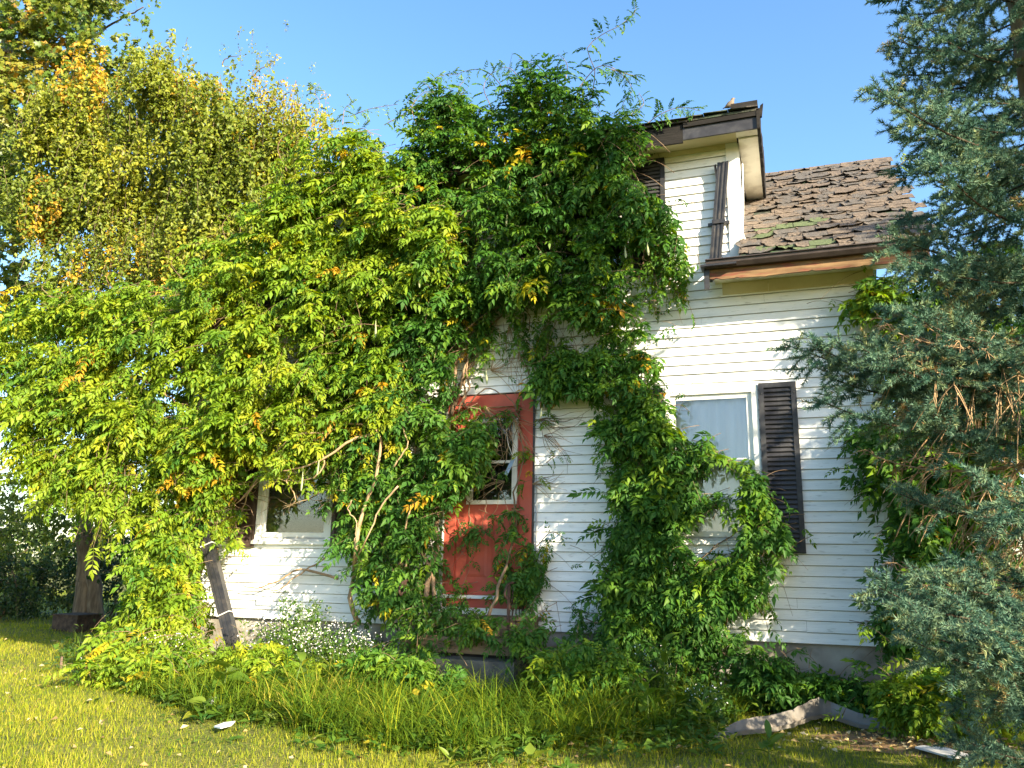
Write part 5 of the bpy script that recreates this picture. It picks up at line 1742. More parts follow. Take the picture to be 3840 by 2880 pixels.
def left_trees():
    # drooping small-leaved tree with two trunks
    b = G((182, 1350))
    t = empty('drooping_tree', (b[0], b[1], 0), 'yellowing small leaved tree with drooping strands and twin trunks, left of the house', 'tree')
    Y = b[1]
    top = A((300, 500), Y)
    limb(t, [(b[0], b[1], -0.1), A((185, 1200), Y), A((190, 1050), Y), A((230, 800), Y), A((300, 560), Y - .3), A((360, 300), Y - .5)], 0.21, 0.05, 'trunk')
    limb(t, [(b[0] + 0.25, b[1] + 0.1, -0.1), A((208, 1230), Y), A((235, 1080), Y), A((330, 850), Y - .3), A((430, 600), Y - .5), A((500, 300), Y - .6)], 0.15, 0.04, 'trunk')
    for P in ([(230, 800), (160, 600), (140, 350), (190, 200)], [(300, 560), (400, 400), (440, 200)], [(430, 600), (540, 420), (570, 240)], [(300, 560), (220, 380), (260, 180)], [(230, 850), (100, 780), (40, 700)]):
        limb(t, [A(p, Y - 0.5 - 0.2 * i) for i, p in enumerate(P)], 0.05, 0.012)
    regs = [hang_leaves([(120, 310), (190, 220), (250, 175), (330, 170), (400, 175), (470, 180), (535, 205), (565, 240), (610, 270), (660, 340), (620, 450), (560, 560), (440, 600), (300, 620), (150, 640), (120, 420)], Y - 1.4, 1.6, 3000, (0.3, 0.8), 28, (0.06, 0.1), 0.47, 0.10, 0.025, SMALL, spread=0.11, clump=22, gaps=[(370, 330, 45, 40), (215, 470, 28, 60), (420, 480, 28, 70), (150, 560, 35, 50), (300, 560, 25, 55), (540, 420, 30, 40), (290, 300, 22, 40), (470, 260, 26, 34), (200, 330, 24, 40), (340, 450, 20, 45)]),
            hang_leaves([(130, 560), (300, 520), (480, 520), (470, 600), (420, 650), (130, 680)], Y - 1.8, 1.2, 330, (0.4, 0.9), 24, (0.05, 0.08), 0.42, 0.12, 0.08, SMALL),
            hang_leaves([(130, 280), (330, 180), (560, 220), (600, 320), (420, 560), (150, 620)], Y, 1.4, 420, (0.3, 0.8), 24, (0.06, 0.1), 0.2, 0.1, 0.0, SMALL),
            hang_leaves([(560, 230), (620, 215), (640, 240), (690, 250), (740, 290), (700, 330), (600, 330)], Y - 2.2, 0.8, 130, (0.2, 0.6), 20, (0.04, 0.07), 0.55, 0.1, 0.2, SMALL),
            hang_leaves([(20, 1080), (250, 1090), (240, 1150), (120, 1200), (20, 1180)], Y, 1.5, 110, (0.2, 0.7), 22, (0.06, 0.1), 0.18, 0.08, 0.0, SMALL, hangness=0.6),
            hang_leaves([(0, 900), (120, 980), (200, 1050), (180, 1120), (0, 1150)], Y + 1.5, 1.5, 80, (0.3, 0.8), 20, (0.06, 0.1), 0.2, 0.08, 0.0, SMALL, hangness=0.6)]
    for P in ([(560, 240), (600, 215), (625, 200), (632, 225)], [(480, 140), (490, 125), (520, 120)], [(330, 130), (360, 100), (370, 110)], [(540, 170), (570, 145), (590, 135)]):
        limb(t, [A(p, Y - 1.8) for p in P], 0.012, 0.004, 'twig', 10, wob=0.01)
        regs.append(hang_leaves([(P[-1][0] - 25, P[-1][1] - 6), (P[-1][0] + 12, P[-1][1] - 8), (P[-1][0] + 15, P[-1][1] + 30), (P[-1][0] - 25, P[-1][1] + 30)], Y - 1.8, 0.3, 8, (0.15, 0.4), 14, (0.04, 0.06), 0.5, 0.1, 0.1, SMALL))
    build_tree(t, regs, SMALL, LEAF_TREE)

    # tall maple at the left edge
    c = A((-60, 1300), Y + 1.6)
    mtree = empty('maple_tree', (c[0], c[1], 0), 'tall maple with glossy leaves at the upper left edge', 'tree')
    Ym = Y + 0.4
    limb(mtree, [(c[0], c[1], -0.1), A((-50, 900), Ym), A((-20, 500), Ym), A((15, 150), Ym), A((30, -200), Ym)], 0.28, 0.12, 'trunk')
    for P in ([(0, 330), (60, 240), (140, 160), (230, 60), (310, 15)], [(10, 200), (90, 110), (170, 60)], [(-10, 480), (60, 430), (130, 400)], [(20, 60), (120, -20), (200, -60)]):
        limb(mtree, [A(p, Ym - 0.4 - 0.2 * i) for i, p in enumerate(P)], 0.06, 0.012)
    regs = [hang_leaves([(-40, -60), (190, -60), (220, 20), (200, 110), (240, 170), (170, 230), (130, 330), (140, 480), (100, 640), (-40, 700)], Ym - 1.2, 1.5, 950, (0.2, 0.5), 14, (0.09, 0.16), 0.45, 0.13, 0.025, [MAPLE], hangness=0.4),
            hang_leaves([(-40, -40), (200, -40), (200, 160), (110, 330), (70, 640), (-40, 660)], Ym + 0.6, 1.2, 330, (0.3, 0.6), 12, (0.1, 0.16), 0.15, 0.08, 0.0, [MAPLE], hangness=0.4),
            hang_leaves([(190, -20), (290, -10), (315, 5), (300, 35), (250, 30), (200, 40)], Ym - 1.5, 0.5, 60, (0.1, 0.35), 12, (0.07, 0.12), 0.4, 0.1, 0.0, [MAPLE], hangness=0.4),
            hang_leaves([(170, 130), (270, 150), (330, 190), (300, 220), (200, 230)], Ym - 1.5, 0.5, 60, (0.1, 0.35), 12, (0.07, 0.12), 0.4, 0.1, 0.0, [MAPLE], hangness=0.4),
            hang_leaves([(-40, 600), (60, 600), (60, 760), (-40, 900)], Ym - 1.0, 1.2, 120, (0.2, 0.5), 13, (0.08, 0.15), 0.3, 0.1, 0.02, [MAPLE], hangness=0.4)]
    build_tree(mtree, regs, [MAPLE], LEAF_MAPLE)

    # shrubs in the shade behind the trunks
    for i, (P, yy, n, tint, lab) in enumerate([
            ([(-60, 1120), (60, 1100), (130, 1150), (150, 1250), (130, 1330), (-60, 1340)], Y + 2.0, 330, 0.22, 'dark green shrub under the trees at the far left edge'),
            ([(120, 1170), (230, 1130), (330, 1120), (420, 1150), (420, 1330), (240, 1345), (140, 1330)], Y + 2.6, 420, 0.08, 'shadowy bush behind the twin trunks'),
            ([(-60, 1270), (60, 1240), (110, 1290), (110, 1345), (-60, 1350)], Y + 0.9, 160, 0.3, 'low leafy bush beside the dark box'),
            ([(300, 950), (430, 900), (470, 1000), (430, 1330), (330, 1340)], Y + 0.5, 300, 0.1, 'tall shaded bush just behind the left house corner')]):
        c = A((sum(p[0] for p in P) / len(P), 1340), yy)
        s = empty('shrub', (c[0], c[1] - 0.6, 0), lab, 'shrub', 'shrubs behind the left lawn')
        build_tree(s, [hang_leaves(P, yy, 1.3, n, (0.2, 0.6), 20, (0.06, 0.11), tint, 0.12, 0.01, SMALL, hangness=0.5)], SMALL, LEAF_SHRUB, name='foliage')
        for k in range(4):
            limb(s, [(c[0] + rng.normal(0, .2), c[1] - 0.6, -0.05), (c[0] + rng.normal(0, .4), c[1] - 0.7, 0.7), (c[0] + rng.normal(0, .6), c[1] - 0.8, 1.4)], 0.025, 0.008, 'stem', 8)
    # hedgerow far across the field
    pos = []
    for x0 in np.linspace(-75, 10, 46):
        m = 150
        h = 2.6 + 1.3 * rng.random()
        pos.append(np.stack([x0 + rng.normal(0, 1.1, m), 42 + rng.normal(0, 0.9, m), h * rng.random(m) ** 0.8], -1))
    pos = np.vstack(pos)
    d, nn = rng.normal(0, 0.6, pos.shape) + [0, -.3, -.2], rng.normal(0, .4, pos.shape) + [0.3, -.8, .5]
    V, F, tt = stamp(SMALL, pos, frames(d, nn), rng.uniform(0.3, 0.6, len(pos)), np.clip(rng.normal(0.55, 0.2, len(pos)), 0, 1))
    tag(link('far_hedgerow', np_mesh('far_hedgerow', V, F, LEAF_SHRUB, tt)), 'sunlit hedgerow far across the field at left', 'hedgerow', kind='stuff')


left_trees()

# ------------------------------------------------------------------ spruces
def needle_tpl(L, W):
    return np.array([(0, -W / 2, 0), (0, W / 2, 0), (L, 0, 0)]), np.array([(0, 1, 2)])


def spruce(root, T, H, rmax, fine, dead=None, seed=1, z0=0.35, longs=()):
    r = np.random.default_rng(seed)
    tx, ty = T
    seg_a, seg_d, seg_l, seg_t, seg_f = [], [], [], [], []      # needle-bearing shoots
    deadL, woodL = [], []
    MB().tube([(tx, ty, -0.1), (tx + .02, ty, H * 0.3), (tx - .02, ty, H * 0.65), (tx, ty, H)], 0.16, 0.02, 9).build('trunk', M_BARK, root, True)
    z = z0
    brs = []
    k = 0
    while z < H - 0.3:
        nb = 7
        off = k * 0.9
        for i in range(nb):
            a = off + 2 * math.pi * i / nb + r.normal(0, 0.15)
            L = rmax * (1 - z / H) ** 0.72 * r.uniform(0.7, 1.15) * (0.8 if z < 0.7 else 1)
            brs.append((z + r.normal(0, 0.06), a, L, -0.12 + 0.28 * (z / H) + r.normal(0, 0.06), True))
        z += ((0.33 if z < 2.7 else 0.23) if fine else 0.22) if z < 5.5 else 0.3
        k += 1
    for zz, a, L, sl in longs: brs.append((zz, a, L, sl, False))
    nobj = 0
    for zz, a, L, sl, regular in brs:
        o = np.array([tx, ty, zz])
        h = np.array([math.cos(a), math.sin(a), 0])
        side = np.array([-h[1], h[0], 0])
        u = np.linspace(0, 1, 9)
        pts = o + h * (L * u)[:, None] + np.array([0, 0, 1.0]) * (L * (sl * u - 0.22 * u * (1 - u) + 0.12 * u ** 3))[:, None] + side * (r.normal(0, 0.05) * L * u ** 2)[:, None]
        facing = (h @ (CAM - o)[:3] > -0.25) or h[0] < 0.3
        isfine = fine and zz < 5.2 and facing
        isdead = regular and dead is not None and dead(zz, a)
        if zz < 5.2 and fine:
            MB().tube(pts, 0.004 + (0.009 if isdead else 0.004) * L, 0.003, 6).build('branch', M_DEADTWIG if isdead else M_SPBARK, root, True)
        else:
            woodL.append(pts)
        step = 0.042 if isfine else 0.16
        s = 0.18 * L
        sg = 1
        while s < L:
            uu = s / L
            p = np.array([np.interp(uu, u, pts[:, c]) for c in range(3)])
            tg = unit(np.array([np.interp(min(1, uu + .05), u, pts[:, c]) - np.interp(max(0, uu - .05), u, pts[:, c]) for c in range(3)]))
            tl = (0.10 + (0.26 if isfine else 0.34) * L * (1 - uu) ** 0.7 * min(1, uu * 3.0)) * r.uniform(0.6, 1.15)
            td = unit(tg * 0.75 + side * sg * 0.8 + np.array([0, 0, r.normal(-0.12, 0.12)]))
            if isfine:
                ph = r.uniform(0, 2 * math.pi)
                td = unit(tg * 0.7 + side * sg * abs(math.cos(ph)) * 0.9 + np.array([0, 0, 0.75 * math.sin(ph) - 0.15]))
            if isdead:
                q = np.linspace(0, 1, 6)
                tl *= 1.5
                ln = p + td * (tl * q)[:, None] + np.array([0, 0, -1]) * (0.35 * tl * q ** 2)[:, None] + r.normal(0, 0.008, (6, 3))
                deadL.append(ln)
                for _ in range(5):
                    qq = r.uniform(0.2, 0.9)
                    p2 = ln[int(qq * 5)]
                    d2 = unit(td + r.normal(0, 0.5, 3) + [0, 0, -0.5])
                    l2 = tl * r.uniform(0.25, 0.6)
                    deadL.append(p2 + d2 * (l2 * q)[:, None] + np.array([0, 0, -1]) * (0.3 * l2 * q ** 2)[:, None])
            else:
                end = p + td * tl + np.array([0, 0, -0.12 * tl])
                seg_a.append(p + td * tl * 0.1); seg_d.append(unit(end - p)); seg_l.append(tl * 0.92); seg_f.append(isfine); seg_t.append(r.normal(0.42, 0.12))
                if isfine:
                    m = max(2, int(tl / 0.075))
                    for j in range(m):
                        qq = 0.15 + 0.8 * j / m
                        pp = p + (end - p) * qq
                        d2 = unit(td * 0.7 + np.cross(td, [0, 0, 1]) * (1 if j % 2 else -1) * 0.75 + np.array([0, 0, r.normal(0.0, 0.28)]))
                        seg_a.append(pp); seg_d.append(d2); seg_l.append(r.uniform(0.07, 0.13) * (1.25 - 0.5 * qq)); seg_f.append(True); seg_t.append(r.normal(0.56, 0.13))
            s += step * r.uniform(0.8, 1.2)
            sg = -sg
        if not isdead:
            for i0 in (1, 3, 5, 7):
                i1 = min(8, i0 + 2)
                seg_a.append(pts[i0]); seg_d.append(unit(pts[i1] - pts[i0])); seg_l.append(np.linalg.norm(pts[i1] - pts[i0]) + (0.03 if i1 == 8 else 0)); seg_f.append(isfine); seg_t.append(0.5)
    a, d, l, f, t = np.array(seg_a), np.array(seg_d), np.array(seg_l), np.array(seg_f), np.array(seg_t)
    for flag, dens, nl, nw, nm in ((True, 760, 0.030, 0.0056, 'needles'), (False, 270, 0.06, 0.02, 'outer_needles')):
        q = f == flag
        if not q.any(): continue
        cnt = np.maximum(6, (l[q] * dens).astype(int))
        idx = np.repeat(np.arange(q.sum()), cnt)
        N = len(idx)
        u = r.random(N)
        p = a[q][idx] + d[q][idx] * (l[q][idx] * u)[:, None]
        ax = d[q][idx]
        s1 = unit(np.cross(ax, np.array([0.2, 0.1, 0.97])))
        s2 = np.cross(s1, ax)
        ph = r.uniform(0, 2 * math.pi, N)
        rad = s1 * np.cos(ph)[:, None] + s2 * (np.sin(ph) * 0.85 + 0.2)[:, None]
        fw = 0.35 + 0.9 * u ** 6
        nd = unit(rad + ax * fw[:, None] + r.normal(0, 0.12, (N, 3)))
        TV, TF = needle_tpl(nl, nw)
        tint = np.clip(t[q][idx] + 0.14 * u + r.normal(0, 0.05, N), 0, 0.9)
        V, F, tt = instance(TV, TF, p, frames(nd, r.normal(0, 1, (N, 3))), r.uniform(0.75, 1.15, N), tint)
        tag(link(nm, np_mesh(nm, V, F, LEAF_SPRUCE, tt), root), kind='stuff')
        print(root.name, nm, N)
        if flag:
            tw = np.stack([a[q], a[q] + d[q] * l[q][:, None] * 0.5, a[q] + d[q] * l[q][:, None] * 0.95], 1)
            V, F = twig_mesh(tw, 0.0026, 0.0014)
            tag(link('twigs', np_mesh('twigs', V, F, M_SPBARK), root), kind='stuff')
    if woodL:
        V, F = twig_mesh(np.array(woodL), 0.018, 0.004)
        tag(link('outer_branches', np_mesh('outer_branches', V, F, M_BARK), root), kind='stuff')
    if deadL:
        n = min(len(x) for x in deadL)
        V, F = twig_mesh(np.array([x[:n] for x in deadL]), 0.0042, 0.002)
        tag(link('dead_twigs', np_mesh('dead_twigs', V, F, M_DEADTWIG), root), kind='stuff')


def spruces():
    c = CAM + ray(4140, 2120) * 4.45
    T = (c[0], c[1])
    print('spruce at', T)
    s = empty('blue_spruce', (T[0], T[1], 0), 'blue spruce at the right edge with dead brown lower branches', 'tree')
    toward = math.atan2(CAM[1] - T[1], CAM[0] - T[0])
    left = math.pi
    def dead(z, a):
        da = (a - (toward + left) / 2 + math.pi) % (2 * math.pi) - math.pi
        dt = (a - toward + math.pi) % (2 * math.pi) - math.pi
        return (1.15 < z < 2.5 and abs(da) < 2.2) or (2.4 < z < 2.95 and abs(dt) < 1.3)
    # long living boughs that reach in front of the wall
    longs = []
    for px, py, dep in ((2985, 1275, 4.7), (3050, 1310, 4.75), (3120, 1400, 4.7), (3080, 1500, 4.6), (3180, 1330, 4.5), (3260, 1250, 4.5), (3330, 1160, 4.4), (3340, 2200, 3.9), (3420, 2120, 4.0), (3400, 2340, 3.9), (3350, 290, 4.3), (3420, 620, 4.3), (3380, 900, 4.4), (3560, 2420, 3.7), (3700, 2300, 3.5)):
        P = CAM + ray(px, py) * dep
        dx, dy = P[0] - T[0], P[1] - T[1]
        L = math.hypot(dx, dy)
        sl = -0.10
        longs.append((P[2] - L * (sl + 0.12), math.atan2(dy, dx), L, sl))
    spruce(s, T, 13.0, 1.2, True, dead, 3, 0.35, longs)
    # unseen second spruce, added beyond the view to shade the right wall
    n = empty('blue_spruce', (8.9, -3.2, 0), 'unseen blue spruce added right of the house to shade its wall', 'tree')
    spruce(n, (8.9, -3.2), 7.6, 1.75, False, None, 5)


spruces()

# ------------------------------------------------------------------ lawn grass
def visible(P, mx=60, my=60):
    c = P - CAM
    dep = c @ AX[2]
    px, py = 1920 + FPX * (c @ AX[0]) / dep, 1440 + FPX * (c @ AX[1]) / dep
    return (dep > 0.3) & (px > -mx) & (px < 3840 + mx) & (py < 2880 + my) & (py > -my), dep


BARE = [gr(3560, 2800)]


def blades(x, y, h, w, tint, lean, seg=1):
    n = len(x)
    z = ground_z(x, y) - 0.004
    a = rng.uniform(0, 2 * math.pi, n)
    wdir = np.stack([np.cos(a), np.sin(a), np.zeros(n)], -1)
    ldir = np.stack([np.cos(a + 1.57 + rng.normal(0, .5, n)), np.sin(a + 1.57 + rng.normal(0, .5, n)), np.zeros(n)], -1) * lean[:, None]
    base = np.stack([x, y, z], -1)
    if seg == 1:
        V = np.stack([base - wdir * w[:, None] / 2, base + wdir * w[:, None] / 2, base + ldir * h[:, None] + np.array([0, 0, 1.0]) * h[:, None]], 1).reshape(-1, 3)
        F = np.arange(3 * n).reshape(-1, 3)
        return V, F, np.repeat(tint, 3)
    t = np.linspace(0, 1, seg + 1)
    rows = []
    for u in t:
        c = base + ldir * (h * u ** 1.8 * 1.0)[:, None] + np.array([0, 0, 1.0]) * (h * (u - 0.42 * lean * u ** 2.2))[:, None]
        ww = w * (1 - u ** 1.6) + 0.0006
        rows += [c - wdir * ww[:, None] / 2, c + wdir * ww[:, None] / 2]
    V = np.stack(rows, 1)
    k = 2 * (seg + 1)
    V = V.reshape(-1, 3)
    b = (np.arange(n) * k)[:, None]
    F = []
    for s in range(seg):
        F += [np.hstack([b + 2 * s, b + 2 * s + 1, b + 2 * s + 3]), np.hstack([b + 2 * s, b + 2 * s + 3, b + 2 * s + 2])]
    return V, np.vstack(F), np.repeat(tint, k)


STRIP = [G(p)[:2] for p in [(150, 1440),(130, 1420), (210, 1470), (330, 1510), (480, 1560), (620, 1570), (740, 1610), (900, 1625), (1000, 1625), (1200, 1620), (1400, 1600), (1560, 1560)]] + [np.array([2.6, -0.6]), np.array([2.6, -0.12]), np.array([0.7, -0.12]), np.array([0.66, -1.1]), np.array([-0.7, -1.1]), np.array([-0.75, -0.12]), np.array([-4.3, -0.12])]


def grass():
    n = 420000
    x, y = rng.uniform(-11, 5.6, n), -6.2 + 9.5 * rng.random(n) ** 1.25
    z = ground_z(x, y)
    v, dep = visible(np.stack([x, y, z], -1))
    bare = ((x - BARE[0][0]) / 1.05) ** 2 + ((y - BARE[0][1]) / 0.42) ** 2 < 0.75 + 0.3 * rng.random(n)
    house = (x > XL) & (x < XR) & (y > 0.03)
    keep = v & ~(bare & (rng.random(n) < 0.93)) & ~house & (rng.random(n) < np.clip(1.25 - dep / 14, 0.25, 1))
    x, y, dep = x[keep], y[keep], dep[keep]
    n = len(x)
    patch = 0.5 + 0.5 * np.sin(x * 1.7 + 0.6 * np.sin(y * 2.1)) * np.cos(y * 1.9 + 0.8 * np.sin(x * 1.3))
    h = rng.uniform(0.022, 0.06, n) * (0.8 + 0.5 * patch)
    tint = np.clip(rng.normal(0.5, 0.16, n) + 0.12 * (patch - 0.5) + (rng.random(n) < 0.12) * 0.3, 0, 1)
    V, F, T = blades(x, y, h, rng.uniform(0.003, 0.006, n) * (0.7 + dep / 12), tint, rng.uniform(0.2, 1.1, n))
    tag(link('lawn_grass', np_mesh('lawn_grass', V, F, LEAF_GRASS, T)), 'short lawn grass', 'grass', kind='stuff')
    print('grass', n)
    # far lawn: coarser tufts
    n = 40000
    x, y = rng.uniform(-26, -3, n), rng.uniform(2.5, 16, n)
    v, dep = visible(np.stack([x, y, x * 0], -1))
    x, y = x[v], y[v]
    n = len(x)
    V, F, T = blades(x, y, rng.uniform(0.04, 0.08, n), rng.uniform(0.008, 0.014, n), np.clip(rng.normal(0.4, 0.15, n), 0, 1), rng.uniform(0.3, 1.0, n))
    tag(link('far_lawn_grass', np_mesh('far_lawn_grass', V, F, LEAF_GRASS, T)), 'lawn grass in the shade below the trees', 'grass', kind='stuff')
    # long grass along the house
    P = []
    q = sample_poly(np.array(STRIP), 760)
    for cx, cy in q:
        if XL < cx < XR and cy > -0.12: continue
        if abs(cx) < 0.66 and cy > -1.1: continue
        m = rng.integers(10, 40)
        P.append(np.stack([cx + rng.normal(0, 0.05, m), cy + rng.normal(0, 0.05, m), np.full(m, rng.random())], -1))
    P = np.vstack(P)
    n = len(P)
    front = np.clip((-P[:, 1] - 0.2) / 1.6, 0, 1)
    h = rng.uniform(0.18, 0.58, n) * (0.45 + 0.7 * (P[:, 2] * 7.3 % 1))
    tint = np.clip(0.10 + 0.36 * P[:, 2] ** 2 + rng.normal(0, 0.1, n) + (rng.random(n) < 0.05) * 0.4, 0, 1)
    dry = (np.abs(P[:, 0] + 0.75) < 0.3) & (rng.random(n) < 0.3)
    tint[dry] = rng.uniform(0.75, 1.0, dry.sum())
    V, F, T = blades(P[:, 0], P[:, 1], h, rng.uniform(0.006, 0.012, n), tint, rng.uniform(0.35, 1.5, n), 4)
    tag(link('long_grass', np_mesh('long_grass', V, F, LEAF_GRASS, T)), 'long arching unmown grass along the front of the house', 'grass', kind='stuff')
    print('long', n)
    # fallen leaves
    n = 900
    x, y = rng.uniform(-9, 5, n), rng.uniform(-5, 1.5, n)
    k = ~((x > XL) & (x < XR) & (y > -0.8))
    x, y = x[k], y[k]
    xe, ye = BARE[0][0] + rng.normal(0, .6, 420), BARE[0][1] + rng.normal(0, .22, 420)
    x, y = np.concatenate([x, xe]), np.concatenate([y, ye])
    pos = np.stack([x, y, ground_z(x, y) + rng.uniform(0.012, 0.045, len(x))], -1)
    d = np.stack([rng.normal(0, 1, len(x)), rng.normal(0, 1, len(x)), rng.normal(0, .2, len(x))], -1)
    V, F, T = stamp(SMALL, pos, frames(d, np.array([0, 0, 1.0]) + rng.normal(0, .3, pos.shape)), rng.uniform(0.03, 0.065, len(x)), rng.uniform(0.1, 1, len(x)))
    tag(link('fallen_leaves', np_mesh('fallen_leaves', V, F, LEAF_LITTER, T)), 'dry fallen leaves scattered over the lawn', 'leaves', kind='stuff')


grass()

# ------------------------------------------------------------------ weeds with broad leaves, asters, low creepers
def broad_tpl(W, curl, n=6, heart=False):
    V, F = [], []
    for i in range(n + 1):
        u = i / n
        w = W * (math.sin(math.pi * min(1, u * 0.92 + 0.06)) ** 0.8) if not heart else W * 1.15 * (math.sin(math.pi * (0.25 + 0.74 * u)) ** 1.2)
        if i == n: w = 0.005
        zc = 0.18 * u - curl * u * u
        V += [(u, w, zc + 0.3 * w), (u, w * 0.5, zc + 0.1 * w), (u, 0, zc), (u, -w * 0.5, zc + 0.1 * w), (u, -w, zc + 0.3 * w)]
    for i in range(n):
        for k in range(4):
            a = i * 5 + k
            F.append((a, a + 1, a + 6, a + 5))
    return np.array(V), np.array(F)


BROAD = [broad_tpl(0.2, 0.35), broad_tpl(0.26, 0.55), broad_tpl(0.16, 0.2)]
HEART = [broad_tpl(0.42, 0.25, 6, True), broad_tpl(0.45, 0.45, 6, True)]
_bc = {}


def leaf_obj(root, kind, k, tint, pos, d, nrm, size, label=None):
    key = (kind, k, round(tint, 1))
    if key not in _bc:
        TV, TF = (BROAD if kind == 'b' else HEART)[k]
        _bc[key] = np_mesh('leaf', TV, TF, LEAF_WEED, np.full(len(TV), round(tint, 1)), True)
    o = bpy.data.objects.new('leaf', _bc[key])
    COL.objects.link(o)
    o.parent = root
    R = frames(np.array([d], float), np.array([nrm], float))[0]
    inv = -world_loc(root)
    o.matrix_local = Matrix([[R[a][b] * size for b in range(3)] + [float(pos[a]) + inv[a]] for a in range(3)] + [[0, 0, 0, 1]])


def weed(px, py, h, n, size, tint, label, kind='b', lean=0.0, Z=0.0):
    c = gr(px, py, Z)
    c[2] = ground_z(c[0], c[1])
    size = size * 1.45
    r = empty('weed', c, label, 'plant', 'broad leaved weeds before the house')
    top = c + [lean * h, -0.1 * h, h]
    MB().tube(bez([c - [0, 0, .02], (c + top) / 2 + rng.normal(0, .02, 3), top], 8), 0.006, 0.003, 6).build('stem', M_GREENSTEM, r)
    a = rng.uniform(0, 6)
    for i in range(n):
        u = 0.25 + 0.75 * (i + 0.5) / n
        p = c + (top - c) * u
        a += 2.4 + rng.normal(0, .25)
        d = np.array([math.cos(a), math.sin(a), (0.15 if kind == 'h' else 0.25 + 0.9 * u ** 3) + rng.normal(0, .15)])
        leaf_obj(r, kind, int(rng.integers(0, len(BROAD if kind == 'b' else HEART))), float(np.clip(tint + rng.normal(0, .1), 0, 1)), p, d, np.array([0, 0, 1.0]) + 0.2 * rng.normal(0, 1, 3), size * rng.uniform(0.7, 1.1) * (1.05 - 0.35 * u))


def weeds():
    for a in [(2500, 2700, 0.62, 12, 0.17, 0.62, 'tall broad leaved weed with pale oval leaves before the window vine'),
              (2430, 2760, 0.36, 10, 0.18, 0.5, 'bushy broad leaved weed in front of the tall pale one'),
              (2640, 2760, 0.26, 8, 0.13, 0.55, 'small sunlit weed beside the left end of the metal strip'),
              (1850, 2872, 0.16, 8, 0.12, 0.55, 'small bright green seedling at the bottom edge, centre'),
              (2890, 2862, 0.15, 8, 0.13, 0.6, 'small bright weed at the bottom edge below the metal strip'),
              (1690, 2895, 0.12, 6, 0.10, 0.65, 'tiny sunlit seedling at the bottom edge left of centre'),
              (2130, 2900, 0.08, 6, 0.09, 0.45, 'tiny dark seedling at the bottom edge right of centre'),
              (2240, 2680, 0.42, 12, 0.13, 0.35, 'dark leafy weed right of the steps among long grass'),
              (2120, 2610, 0.45, 12, 0.13, 0.4, 'upright weed beside the right corner of the steps'),
              (2760, 2660, 0.35, 9, 0.15, 0.5, 'weed with yellowish leaves before the bare foundation'),
              (1130, 2660, 0.4, 9, 0.14, 0.55, 'sunlit weed in the long grass below the asters')]:
        weed(*a)
    for a in [(850, 2640, 0.34, 9, 0.2, 0.58, 'big bright burdock leaf cluster in the sunlit grass at left', 'h'),
              (760, 2700, 0.16, 7, 0.14, 0.55, 'low burdock leaves at the lawn edge, left', 'h'),
              (1230, 2620, 0.2, 8, 0.16, 0.3, 'low dark burdock in the shade under the asters', 'h'),
              (2030, 2520, 0.75, 9, 0.10, 0.35, 'heart leaved climber beside the right iron railing', 'h'),
              (2660, 2620, 0.25, 5, 0.2, 0.2, 'dark burdock leaves at the foot of the window vine', 'h')]:
        weed(*a)


weeds()


